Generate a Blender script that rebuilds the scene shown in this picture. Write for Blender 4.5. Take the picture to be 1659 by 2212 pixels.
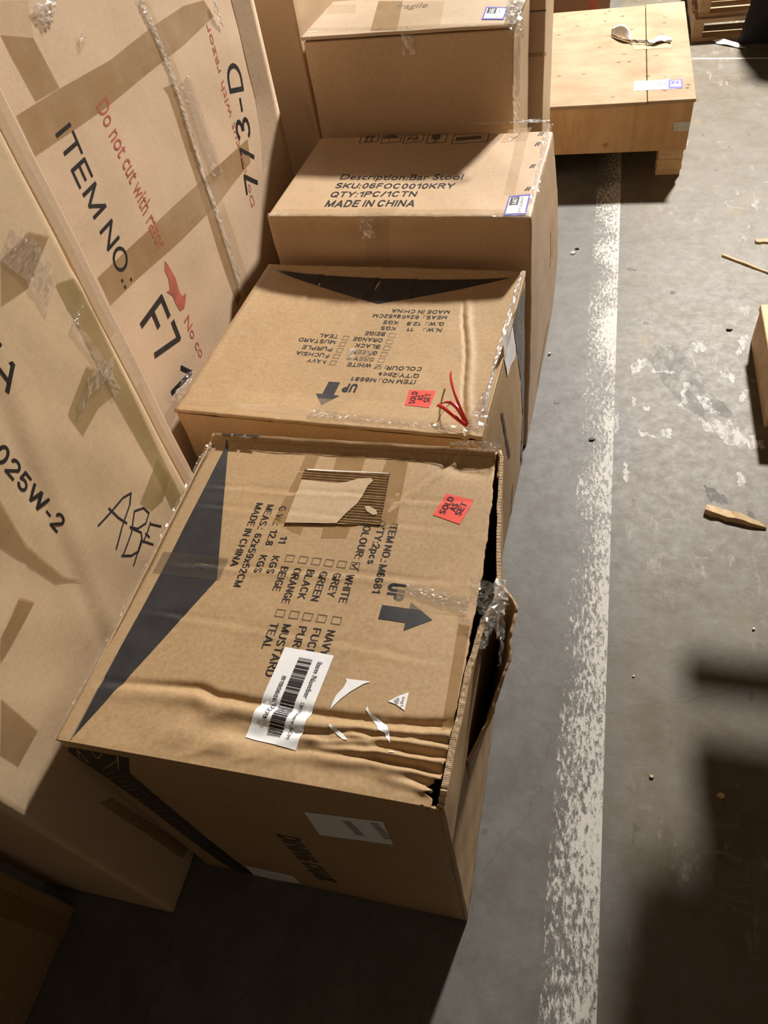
import bpy, math, random
import numpy as np
from mathutils import Vector, Matrix
from mathutils.geometry import tessellate_polygon

sc = bpy.context.scene
for o in list(bpy.data.objects):
    bpy.data.objects.remove(o, do_unlink=True)
COL = sc.collection

# ------------------------------------------------------------------ camera
CAM_H, PITCH, ROLL, YAW, FPX = 1.4872, 0.8583, -0.2095, 0.3779, 1550.6
IW, IH = 1659.0, 2212.0
cy, sy = math.cos(YAW), math.sin(YAW)
cp, sp = math.cos(PITCH), math.sin(PITCH)
cr, sr = math.cos(ROLL), math.sin(ROLL)
fw = np.array([-sy, cy, 0.0]); rt = np.array([cy, sy, 0.0]); zz = np.array([0, 0, 1.0])
CD = fw * cp - zz * sp
up0 = fw * sp + zz * cp
CR = rt * cr + up0 * sr
CU = -rt * sr + up0 * cr
CC = np.array([0, 0, CAM_H])
cam = bpy.data.cameras.new('camera')
cam.sensor_fit = 'VERTICAL'; cam.sensor_height = 32.0
cam.lens = FPX * 32.0 / IH
cam.clip_start = 0.02; cam.clip_end = 60
camo = bpy.data.objects.new('camera', cam); COL.objects.link(camo)
M = Matrix(((CR[0], CU[0], -CD[0], CC[0]), (CR[1], CU[1], -CD[1], CC[1]), (CR[2], CU[2], -CD[2], CC[2]), (0, 0, 0, 1)))
camo.matrix_world = M
sc.camera = camo

# ------------------------------------------------------------------ world, lamps, exposure
w = bpy.data.worlds.new('warehouse_air'); sc.world = w; w.use_nodes = True
bg = w.node_tree.nodes['Background']
bg.inputs[0].default_value = (1.0, 0.78, 0.55, 1)
bg.inputs[1].default_value = 0.058

def lamp(name, loc, energy, radius, color):
    l = bpy.data.lights.new(name, 'POINT'); l.energy = energy; l.shadow_soft_size = radius; l.color = color
    o = bpy.data.objects.new(name, l); COL.objects.link(o); o.location = loc
    return o
LAMP = (1.2, 5.8, 3.9)
lamp('high_bay_lamp', LAMP, 1650, 0.17, (1.0, 0.95, 0.88))
vs_ = sc.view_settings
vs_.view_transform = 'Standard'; vs_.look = 'None'; vs_.gamma = 1.0; vs_.exposure = 0.75
vs_.use_curve_mapping = False

# ------------------------------------------------------------------ helpers
rnd = random.Random(7)
ORG = {}

def ray(px): return CD + CR * (px[0] - IW / 2) / FPX + CU * (IH / 2 - px[1]) / FPX

def at_z(px, z=0.0):
    r = ray(px); return CC + r * (z - CC[2]) / r[2]

class Frame:
    """flat face: origin O, reading axis U, upward axis V, normal N; h(u, v) is relief along N"""
    def __init__(s, O, U, V, N, h=None):
        s.O, s.U, s.V, s.N = [np.array(a, float) for a in (O, U, V, N)]; s.h = h
    def P(s, u, v, e=0.0):
        hh = s.h(u, v) if s.h else 0.0
        return s.O + s.U * u + s.V * v + s.N * (e + hh)
    def uv(s, px):
        r = ray(px); t = ((s.O - CC) @ s.N) / (r @ s.N); q = CC + r * t - s.O
        return np.array([q @ s.U, q @ s.V])

def thing(name, label, cat, loc, group=None):
    o = bpy.data.objects.new(name, None); COL.objects.link(o); o.location = loc
    o.empty_display_size = 0.05
    o['label'] = label; o['category'] = cat
    if group: o['group'] = group
    ORG[o] = np.array(loc, float)
    return o

def mk(name, verts, faces, mat, parent=None, smooth=False, label=None, cat=None, kind=None, group=None):
    v = np.asarray(verts, float)
    if parent is not None:
        org = ORG[parent]; loc = (0, 0, 0)
    else:
        org = np.array([v[:, 0].mean(), v[:, 1].mean(), v[:, 2].min()]); loc = tuple(org)
    me = bpy.data.meshes.new(name)
    me.from_pydata([tuple(p) for p in (v - org)], [], [tuple(int(i) for i in f) for f in faces])
    me.validate()
    if smooth: me.polygons.foreach_set('use_smooth', [True] * len(me.polygons))
    if mat: me.materials.append(mat)
    o = bpy.data.objects.new(name, me); COL.objects.link(o); o.location = loc
    if parent is not None: o.parent = parent
    ORG[o] = org
    if label: o['label'] = label
    if cat: o['category'] = cat
    if kind: o['kind'] = kind
    if group: o['group'] = group
    return o

def solidify(o, t, offset=-1.0):
    m = o.modifiers.new('thick', 'SOLIDIFY'); m.thickness = t; m.offset = offset
    return o

def grid(fn, us, vs):
    V = [fn(u, v) for v in vs for u in us]; n = len(us)
    F = [(j * n + i, j * n + i + 1, (j + 1) * n + i + 1, (j + 1) * n + i) for j in range(len(vs) - 1) for i in range(n - 1)]
    return V, F

_ph = np.random.RandomState(3).rand(40, 4)
def wob(x, y, f=1.0, k=0):
    s = 0.0
    for i in range(5):
        a = _ph[(k * 5 + i) % 40]
        s += math.sin((x * (a[0] - .5) * 2 + y * (a[1] - .5) * 2) * f * (1 + .6 * i) * 6 + a[2] * 6.28) / (1 + .5 * i)
    return s / 3.0

def lin(a, b, n): return list(np.linspace(a, b, n))

def rbox(L, Wd, H, r=0.006, n=12, omit=(), disp=None):
    """rounded box 0..L, 0..Wd, 0..H as one grid surface"""
    def ax(D):
        return [0, r * .4, r] + lin(r, D - r, n)[1:-1] + [D - r, D - r * .4, D]
    X, Y, Z = ax(L), ax(Wd), ax(H)
    key = {}; V = []; F = []
    def vid(p):
        k = (round(p[0], 6), round(p[1], 6), round(p[2], 6))
        if k not in key:
            q = np.array(p, float); c = np.clip(q, [r] * 3, [L - r, Wd - r, H - r]); d = q - c; m = np.linalg.norm(d)
            if m > 1e-9: q = c + d / m * r
            if disp is not None: q = q + disp(q)
            key[k] = len(V); V.append(q)
        return key[k]
    def face(A, B, f, flip):
        for i in range(len(A) - 1):
            for j in range(len(B) - 1):
                q = [vid(f(A[i], B[j])), vid(f(A[i + 1], B[j])), vid(f(A[i + 1], B[j + 1])), vid(f(A[i], B[j + 1]))]
                if len(set(q)) == 4: F.append(q[::-1] if flip else q)
    if 'top' not in omit: face(X, Y, lambda a, b: (a, b, H), False)
    if 'bottom' not in omit: face(X, Y, lambda a, b: (a, b, 0), True)
    if 'front' not in omit: face(X, Z, lambda a, b: (a, 0, b), False)
    if 'back' not in omit: face(X, Z, lambda a, b: (a, Wd, b), True)
    if 'left' not in omit: face(Y, Z, lambda a, b: (0, a, b), True)
    if 'right' not in omit: face(Y, Z, lambda a, b: (L, a, b), False)
    return V, F

def xf(V, loc, yaw=0.0):
    c, s = math.cos(yaw), math.sin(yaw)
    return [np.array([loc[0] + p[0] * c - p[1] * s, loc[1] + p[0] * s + p[1] * c, loc[2] + p[2]]) for p in V]

def plainbox(x0, x1, y0, y1, z0, z1):
    V = [np.array(p) for p in ((x0, y0, z0), (x1, y0, z0), (x1, y1, z0), (x0, y1, z0), (x0, y0, z1), (x1, y0, z1), (x1, y1, z1), (x0, y1, z1))]
    F = [(0, 3, 2, 1), (4, 5, 6, 7), (0, 1, 5, 4), (1, 2, 6, 5), (2, 3, 7, 6), (3, 0, 4, 7)]
    return V, F

def bevel(o, w_=0.002, s=1):
    m = o.modifiers.new('edge', 'BEVEL'); m.width = w_; m.segments = s; m.limit_method = 'ANGLE'
    return o

# flat printed or stuck-on shapes that follow a face's relief
def refine(tris, maxlen):
    out = []; st = list(tris)
    while st:
        a, b, c = st.pop()
        e = [(np.linalg.norm(b - a), 0), (np.linalg.norm(c - b), 1), (np.linalg.norm(a - c), 2)]
        m, i = max(e)
        if m <= maxlen: out.append((a, b, c)); continue
        if i == 0: p = (a + b) / 2; st += [(a, p, c), (p, b, c)]
        elif i == 1: p = (b + c) / 2; st += [(a, b, p), (a, p, c)]
        else: p = (a + c) / 2; st += [(a, b, p), (p, b, c)]
    return out

def poly_tris(poly):
    poly = [np.array(p, float) for p in poly]
    t = tessellate_polygon([[Vector((p[0], p[1], 0)) for p in poly]])
    res = []
    for a, b, c in t:
        A, B, C = poly[a], poly[b], poly[c]
        if (B[0] - A[0]) * (C[1] - A[1]) - (B[1] - A[1]) * (C[0] - A[0]) < 0: B, C = C, B
        res.append((A, B, C))
    return res

def decal(name, parent, fr, polys, mat, eps=0.0008, maxlen=None, label=None, lift=None):
    key = {}; V = []; F = []
    for poly in polys:
        T = poly_tris(poly)
        T = refine(T, maxlen or (.018 if fr.h else 1.0))
        for tri in T:
            f = []
            for p in tri:
                k = (round(p[0], 5), round(p[1], 5))
                if k not in key:
                    key[k] = len(V); V.append(fr.P(p[0], p[1], eps * .45 + (lift(p[0], p[1]) if lift else 0)))
                f.append(key[k])
            if len(set(f)) == 3: F.append(f)
    return mk(name, V, F, mat, parent, smooth=True, label=label)

def decal_px(name, parent, fr, pxpolys, mat, **k):
    return decal(name, parent, fr, [[fr.uv(p) for p in pl] for pl in pxpolys], mat, **k)

def stroke(pts, wd):
    """ribbon polygons (quads) along a 2D polyline"""
    out = []
    for a, b in zip(pts[:-1], pts[1:]):
        a = np.array(a, float); b = np.array(b, float); d = b - a; L = np.linalg.norm(d)
        if L < 1e-6: continue
        d /= L; n = np.array([-d[1], d[0]]) * wd / 2; e = d * wd * .35
        out.append([a - n - e, b - n + e, b + n + e, a + n - e])
    return out

def rect_frame(u0, v0, u1, v1, wd):
    return stroke([(u0, v0), (u1, v0)], wd) + stroke([(u1, v0), (u1, v1)], wd) + stroke([(u1, v1), (u0, v1)], wd) + stroke([(u0, v1), (u0, v0)], wd)

def rct(u0, v0, u1, v1): return [(u0, v0), (u1, v0), (u1, v1), (u0, v1)]

TEXTS = []
def text(name, parent, fr, items, mat, eps=0.0012, label=None):
    """items: (string, start(u,v), end(u,v), cap height, boldness)"""
    TEXTS.append((name, parent, fr, items, mat, eps, label))

def text_px(name, parent, fr, items, mat, eps=0.0012, label=None):
    it = []
    for s, a, b, t, bold in items:
        A, B, T = fr.uv(a), fr.uv(b), fr.uv(t); d = (B - A) / np.linalg.norm(B - A)
        cap = abs((T - A) @ np.array([-d[1], d[0]]))
        it.append((s, A, B, cap, bold))
    text(name, parent, fr, it, mat, eps, label)

def arc(cx, cy, rx, ry, a0, a1, n=12):
    return [(cx + rx * math.cos(math.radians(a)), cy + ry * math.sin(math.radians(a))) for a in np.linspace(a0, a1, n)]

def glyph(c, w):
    """plain grotesque capitals as stroke skeletons: (width, polylines), cap height 1"""
    i = w / 2; T = 1 - i; B = i; L = i
    def W(x): return x, x - i
    if c == 'I': return w, [[(i, B), (i, T)]]
    if c == '1': return .40, [[(.40 - i, B), (.40 - i, T), (.06, .74)]]
    if c in ":.'": 
        d = w * .5
        dot = lambda y: [(i, y - d * .35), (i, y + d * .35)]
        return w, {':': [dot(i), dot(.60)], '.': [dot(i)], "'": [[(i, .72), (i, T)]]}[c]
    if c == '-': return .38, [[(i, .38), (.38 - i, .38)]]
    if c == '/': return .34, [[(.03, B), (.31, T)]]
    if c == ' ': return .26, []
    wd = {'A': .74, 'B': .68, 'C': .72, 'D': .70, 'E': .62, 'F': .58, 'G': .76, 'H': .70, 'J': .52, 'K': .70, 'L': .56, 'M': .84, 'N': .70, 'O': .78, 'P': .66, 'Q': .78, 'R': .70, 'S': .66, 'T': .64, 'U': .70, 'V': .70, 'W': .96, 'X': .70, 'Y': .70, 'Z': .62, 'p': .58, 'c': .54, 's': .50, 'x': .54}.get(c, .58)
    x, X = W(wd); m = wd / 2; r = (X - L) / 2; h = .5
    hx, hy = r, (T - B) / 2
    G = {
     'A': [[(L * .8, B * .4), (m, T), (X + L * .2, B * .4)], [(wd * .24, .30), (wd * .76, .30)]],
     'B': [[(L, B), (L, T), (X - .22, T)] + arc(X - .22, .765, .19, T - .765, 90, -90, 8) + [(L, .53)], [(L, .53), (X - .22, .53)] + arc(X - .22, (.53 + B) / 2, .22, (.53 - B) / 2, 90, -90, 8) + [(L, B)]],
     'C': [arc(m, h, hx, hy, 42, 318, 18)], 'O': [arc(m, h, hx, hy, 0, 360, 24)], '0': [arc(m, h, hx, hy, 0, 360, 22)],
     'D': [[(L, B), (L, T), (m - .04, T)] + arc(m - .04, h, X - m + .04, hy, 90, -90, 14) + [(L, B)]],
     'E': [[(X, T), (L, T), (L, B), (X, B)], [(L, .52), (X - .05, .52)]], 'F': [[(X, T), (L, T), (L, B)], [(L, .50), (X - .07, .50)]],
     'G': [arc(m, h, hx, hy, 42, 330, 18), [(X, .10), (X, .46), (m + .04, .46)]],
     'H': [[(L, B), (L, T)], [(X, B), (X, T)], [(L, .52), (X, .52)]], 'J': [[(X, T), (X, .3)] + arc(m, .3, hx, .3 - B, 0, -170, 10)],
     'K': [[(L, B), (L, T)], [(X, T), (L, .36)], [(L + .16, .52), (X, B)]], 'L': [[(L, T), (L, B), (X, B)]],
     'M': [[(L, B), (L, T), (m, B + .02), (X, T), (X, B)]], 'N': [[(L, B), (L, T), (X, B), (X, T)]],
     'P': [[(L, B), (L, T), (X - .24, T)] + arc(X - .24, .73, .24, T - .73, 90, -90, 10) + [(L, .73 - (T - .73))]],
     'Q': [arc(m, h, hx, hy, 0, 360, 24), [(m + .08, .26), (X, .02)]],
     'R': [[(L, B), (L, T), (X - .24, T)] + arc(X - .24, .74, .22, T - .74, 90, -90, 10) + [(L, .74 - (T - .74))], [(m, .46), (X, B)]],
     'S': [arc(m, .735, hx * .95, T - .735, 25, 250, 12) + arc(m, .5 - .235, hx, .265 - B, 75, -155, 12)],
     'T': [[(L * .4, T), (wd - L * .4, T)], [(m, B), (m, T)]], 'U': [[(L, T), (L, .34)] + arc(m, .34, hx, .34 - B, 180, 360, 12) + [(X, T)]],
     'V': [[(L * .8, T), (m, B), (X + L * .2, T)]], 'W': [[(L * .8, T), (wd * .28, B), (m, T - .04), (wd * .72, B), (X + L * .2, T)]],
     'X': [[(L, T), (X, B)], [(L, B), (X, T)]], 'Y': [[(L * .8, T), (m, .42), (X + L * .2, T)], [(m, .42), (m, B)]], 'Z': [[(L, T), (X, T), (L, B), (X, B)]],
     '2': [arc(m, .70, hx, T - .70, 170, -30, 10) + [(L, B), (X, B)]], '3': [arc(m, .745, hx * .92, T - .745, 150, -90, 10), arc(m, .27, hx, .27 - B, 90, -150, 10)],
     '4': [[(X - .10, B), (X - .10, T), (L, .30), (X + i * .6, .30)]], '5': [[(X - .02, T), (L + .05, T), (L, .50)] + arc(m, .33, hx, .33 - B, 125, -150, 12)],
     '6': [arc(m, .32, hx, .32 - B, 0, 360, 16), [(L, .32), (L, .62)] + arc(m, .62, hx, T - .62, 180, 40, 9)], '8': [arc(m, .75, hx * .86, T - .75, 0, 360, 14), arc(m, .28, hx, .28 - B, 0, 360, 16)],
     '9': [arc(m, .68, hx, T - .68, 0, 360, 16), [(X, .68), (X, .38)] + arc(m, .38, hx, .38 - B, 0, -140, 9)], '7': [[(L, T), (X, T), (m - .08, B)]],
     'p': [[(L, -.22), (L, .70)], arc(m, .36, hx, .36 - B, 0, 360, 16)], 'c': [arc(m, .36, hx, .36 - B, 48, 312, 14)],
     's': [arc(m, .53, hx * .95, .72 - i - .53, 25, 250, 9) + arc(m, .36 - .16, hx, .20 - B, 75, -155, 9)], 'x': [[(L, .70), (X, B)], [(L, B), (X, .70)]],
    }
    return (wd, G[c]) if c in G else None

def stroke_text(string, w):
    V = []; F = []; x = 0.0
    for c in string:
        g = glyph(c, w)
        if g is None: return None
        for pl in g[1]:
            for q in stroke([(p[0] + x, p[1]) for p in pl], w):
                n = len(V); V += [(p[0], p[1], 0) for p in q]; F.append((n, n + 1, n + 2, n + 3))
        x += g[0] + (.0 if c == ' ' else .13)
    return np.array(V), F

def build_texts():
    keys = {}
    for t in TEXTS:
        for it in t[3]: keys.setdefault((it[0], it[4]), None)
    keys[('H', 0.0)] = None
    tmp = []
    for k in list(keys):
        st = stroke_text(k[0], .11 + 5 * k[1]) if k[1] > 0 else None
        if st is not None: keys[k] = st
    for k in keys:
        if keys[k] is not None: continue
        cu = bpy.data.curves.new('tmp', 'FONT'); cu.body = k[0]; cu.offset = k[1]; cu.resolution_u = 3; cu.fill_mode = 'FRONT'
        ob = bpy.data.objects.new('tmp', cu); COL.objects.link(ob); tmp.append((k, ob, cu))
    bpy.context.view_layer.update(); dg = bpy.context.evaluated_depsgraph_get()
    for k, ob, cu in tmp:
        me = bpy.data.meshes.new_from_object(ob.evaluated_get(dg))
        V = np.array([v.co[:] for v in me.vertices]); F = [tuple(p.vertices) for p in me.polygons]
        keys[k] = (V, F); bpy.data.meshes.remove(me)
    for k, ob, cu in tmp:
        bpy.data.objects.remove(ob, do_unlink=True); bpy.data.curves.remove(cu)
    caph = keys[('H', 0.0)][0][:, 1].max()
    for name, parent, fr, items, mat, eps, label in TEXTS:
        for s, a, b, cap, bold in items:
            VV = []; FF = []
            V, F = keys[(s, bold)]
            ch = 1.0 if bold > 0 and stroke_text(s, .15) is not None else caph
            a = np.array(a, float); b = np.array(b, float); d = b - a; L = np.linalg.norm(d); d = d / L; n = np.array([-d[1], d[0]])
            x0, x1 = V[:, 0].min(), V[:, 0].max(); base = len(VV)
            for p in V:
                q = a + d * ((p[0] - x0) / (x1 - x0) * L) + n * (p[1] / ch * cap)
                VV.append(fr.P(q[0], q[1], eps * .45))
            FF += [tuple(base + i for i in f) for f in F]
            mk(name, VV, FF, mat, parent, label=label)

# ------------------------------------------------------------------ materials
def nodemat(name):
    m = bpy.data.materials.new(name); m.use_nodes = True
    nt = m.node_tree; nt.nodes.clear()
    out = nt.nodes.new('ShaderNodeOutputMaterial'); b = nt.nodes.new('ShaderNodeBsdfPrincipled')
    nt.links.new(b.outputs[0], out.inputs[0])
    return m, nt, b, out

def N(nt, t, **kw):
    n = nt.nodes.new(t)
    for k, v in kw.items():
        if k.startswith('i_'): n.inputs[k[2:].replace('_', ' ')].default_value = v
        else: setattr(n, k, v)
    return n

def ramp(nt, src, p0, p1, c0=(0, 0, 0, 1), c1=(1, 1, 1, 1)):
    r = nt.nodes.new('ShaderNodeValToRGB'); r.color_ramp.elements[0].position = p0; r.color_ramp.elements[1].position = p1
    r.color_ramp.elements[0].color = c0; r.color_ramp.elements[1].color = c1
    nt.links.new(src, r.inputs[0]); return r.outputs[0]

def mixc(nt, fac, a, b, mode='MIX'):
    m = nt.nodes.new('ShaderNodeMix'); m.data_type = 'RGBA'; m.blend_type = mode
    for s, v in ((0, fac), (6, a), (7, b)):
        if isinstance(v, (int, float)): m.inputs[s].default_value = v
        elif isinstance(v, tuple): m.inputs[s].default_value = v if len(v) == 4 else v + (1,)
        else: nt.links.new(v, m.inputs[s])
    return m.outputs[2]

def coords(nt, scale=(1, 1, 1), rot=(0, 0, 0)):
    t = nt.nodes.new('ShaderNodeTexCoord'); m = nt.nodes.new('ShaderNodeMapping')
    m.inputs['Scale'].default_value = scale; m.inputs['Rotation'].default_value = rot
    nt.links.new(t.outputs['Object'], m.inputs[0]); return m.outputs[0]

def noise(nt, vec, scale, detail=4, rough=.55, dist=0.0):
    n = N(nt, 'ShaderNodeTexNoise', i_Scale=scale, i_Detail=detail, i_Roughness=rough, i_Distortion=dist)
    nt.links.new(vec, n.inputs['Vector']); return n.outputs[0]

def bump(nt, b, src, strength, dist=.002):
    n = N(nt, 'ShaderNodeBump', i_Strength=strength, i_Distance=dist); nt.links.new(src, n.inputs['Height'])
    nt.links.new(n.outputs[0], b.inputs['Normal'])

def cardboard(name, col, rough=.5, flute=(0, 0, 1), spec=.5):
    m, nt, b, out = nodemat(name)
    v = coords(nt)
    big = ramp(nt, noise(nt, v, 4.0, 5), .3, .75)
    fine = ramp(nt, noise(nt, v, 160, 3), .3, .7)
    dk = tuple(c * .86 for c in col); lt = tuple(min(1, c * 1.07) for c in col)
    c = mixc(nt, big, dk, lt)
    c = mixc(nt, fine, c, mixc(nt, .10, c, (1, .9, .7)))
    fib = ramp(nt, noise(nt, coords(nt, (60, 60, 700)), 1.0, 2), .55, .75)
    c = mixc(nt, fib, c, mixc(nt, .10, c, (.12, .07, .03)))
    nt.links.new(c, b.inputs['Base Color'])
    b.inputs['Roughness'].default_value = rough; b.inputs['Specular IOR Level'].default_value = spec
    h1 = noise(nt, v, 22, 3)
    h2 = noise(nt, coords(nt, tuple(8 + 130 * f for f in flute)), 1.0, 1)
    s = nt.nodes.new('ShaderNodeMath'); s.operation = 'MULTIPLY_ADD'; nt.links.new(h2, s.inputs[0]); s.inputs[1].default_value = .25; nt.links.new(h1, s.inputs[2])
    bump(nt, b, s.outputs[0], .35, .0022)
    return m

def plain(name, col, rough=.6, spec=.3, var=.12, sc_=60, bmp=0.0, metal=0.0):
    m, nt, b, out = nodemat(name)
    v = coords(nt); n = noise(nt, v, sc_, 4)
    c = mixc(nt, ramp(nt, n, .3, .7), tuple(c * (1 - var) for c in col), tuple(min(1, c * (1 + var)) for c in col))
    nt.links.new(c, b.inputs['Base Color']); b.inputs['Roughness'].default_value = rough; b.inputs['Specular IOR Level'].default_value = spec
    b.inputs['Metallic'].default_value = metal
    if bmp: bump(nt, b, n, bmp)
    return m

def tapemat(name, col, alpha, rough=.28):
    m, nt, b, out = nodemat(name)
    v = coords(nt)
    a = ramp(nt, noise(nt, v, 18, 4), .25, .8, (alpha * .75,) * 3 + (1,), (min(1, alpha * 1.2),) * 3 + (1,))
    nt.links.new(a, b.inputs['Alpha'])
    b.inputs['Base Color'].default_value = col + (1,); b.inputs['Roughness'].default_value = rough
    b.inputs['Specular IOR Level'].default_value = .5
    bump(nt, b, noise(nt, coords(nt, (25, 25, 90)), 1.0, 3), .25, .003)
    return m

def filmmat(name, white=.18, alpha=.5, rough=.18):
    m, nt, b, out = nodemat(name)
    tr = nt.nodes.new('ShaderNodeBsdfTransparent'); gl = nt.nodes.new('ShaderNodeBsdfGlossy'); df = nt.nodes.new('ShaderNodeBsdfDiffuse')
    gl.inputs['Roughness'].default_value = rough; df.inputs[0].default_value = (.85, .84, .8, 1)
    m1 = nt.nodes.new('ShaderNodeMixShader'); m2 = nt.nodes.new('ShaderNodeMixShader')
    m1.inputs[0].default_value = white / max(alpha, .01)
    nt.links.new(gl.outputs[0], m1.inputs[1]); nt.links.new(df.outputs[0], m1.inputs[2])
    m2.inputs[0].default_value = alpha
    nt.links.new(tr.outputs[0], m2.inputs[1]); nt.links.new(m1.outputs[0], m2.inputs[2])
    nt.links.new(m2.outputs[0], out.inputs[0]); nt.nodes.remove(b)
    return m

def woodmat(name, col, dark, along=(1, 1, 1), knots=0.0, rough=.6, kscale=5.0):
    m, nt, b, out = nodemat(name)
    g = noise(nt, coords(nt, along), 1.0, 6, .6, .6)
    c = mixc(nt, ramp(nt, g, .32, .7), dark, col)
    c = mixc(nt, ramp(nt, noise(nt, coords(nt), 6, 3), .3, .7), c, mixc(nt, .15, c, (1, .85, .6)))
    if knots:
        vo = N(nt, 'ShaderNodeTexVoronoi', i_Scale=1.0, i_Randomness=1.0)
        nt.links.new(coords(nt, (kscale, kscale * 1.25, kscale * 1.1)), vo.inputs['Vector'])
        wv = nt.nodes.new('ShaderNodeMath'); wv.operation = 'MULTIPLY_ADD'
        nt.links.new(noise(nt, coords(nt), 40, 3), wv.inputs[0]); wv.inputs[1].default_value = .18; nt.links.new(vo.outputs['Distance'], wv.inputs[2])
        k = ramp(nt, wv.outputs[0], .12, .12 + .085 * knots, (1, 1, 1, 1), (0, 0, 0, 1))
        c = mixc(nt, k, c, tuple(x * .33 for x in dark))
    nt.links.new(c, b.inputs['Base Color']); b.inputs['Roughness'].default_value = rough; b.inputs['Specular IOR Level'].default_value = .25
    bump(nt, b, g, .2, .002)
    return m

CARD = cardboard('cardboard_tan', (.39, .244, .113), .62, flute=(1, 0, 0), spec=.35)
CARDB = cardboard('cardboard_tan_b', (.41, .26, .122), .62, flute=(0, 1, 0), spec=.35)
CARDC = cardboard('cardboard_buff', (.52, .35, .205))
CARDD = cardboard('cardboard_pale', (.50, .37, .25))
CARDF = cardboard('cardboard_pinkish', (.62, .445, .30), .48)
CARDG = cardboard('cardboard_olive', (.66, .475, .29), .45)
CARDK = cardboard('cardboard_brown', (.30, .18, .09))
CARDR = cardboard('cardboard_redbrown', (.24, .11, .07))
EDGE = plain('corrugated_edge', (.40, .29, .18), .9, .1, .35, 300, .4)
LINER = cardboard('peeled_liner', (.50, .365, .225), .9, spec=.1)
FLUTE = plain('flute_paper', (.36, .25, .145), .9, .1, .2, 90)
INK = plain('black_ink', (.018, .017, .018), .5, .35, .3, 40)
INKG = plain('charcoal_print', (.026, .026, .030), .42, .4, .25, 30)
INKF = plain('faded_ink', (.10, .075, .055), .6, .3, .3, 60)
INKR = plain('red_ink', (.42, .12, .085), .65, .25, .25, 30)
INKY = plain('unprinted_line', (.34, .22, .10), .7, .2, .2, 60)
MARK = plain('marker_ink', (.03, .028, .035), .5, .3, .3, 80)
PAPER = plain('white_paper', (.80, .80, .81), .55, .35, .04, 50, .1)
PAPERG = plain('grey_print', (.33, .34, .38), .6, .3, .1, 80)
BLUE = plain('blue_print', (.10, .09, .42), .55, .35, .1, 60)
REDST = plain('red_sticker_paper', (.78, .085, .06), .5, .35, .08, 40)
REDDOT = plain('orange_dot_paper', (.85, .22, .13), .5, .3, .06, 40)
REDTXT = plain('sticker_ink', (.045, .02, .022), .5, .3, .1, 40)
RIBBON = plain('red_strapping', (.55, .02, .02), .3, .5, .1, 60)
TAPE = tapemat('brown_tape', (.36, .215, .085), .55)
TAPEL = tapemat('clear_tape', (.60, .45, .27), .24, .18)
TAPEC = tapemat('glossy_clear_tape', (.10, .085, .07), .35, .16)
TAPEG = tapemat('yellow_tape', (.36, .26, .09), .55, .22)
FILM = filmmat('stretch_film', .05, .24, .14)
FILMW = filmmat('cloudy_film', .20, .46, .2)
PLY = woodmat('plywood', (.345, .245, .150), (.285, .19, .11), (3, 14, 14), 1.7, .8, 13)
PLYF = woodmat('plywood_side', (.62, .39, .18), (.46, .27, .12), (22, 4, 4), .9, .6, 6.5)
WOOD = woodmat('pallet_wood', (.56, .38, .22), (.36, .22, .11), (4, 30, 30))
WOODL = woodmat('fresh_wood', (.74, .54, .31), (.54, .36, .18), (30, 30, 30))
STEEL = plain('galvanised_clip', (.55, .53, .48), .35, .5, .15, 90, .1, .8)
BLACKP = plain('black_plastic', (.014, .013, .013), .55, .3, .3, 12, .3)
RACK = plain('rack_steel', (.25, .12, .05), .5, .4, .15, 20)

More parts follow.
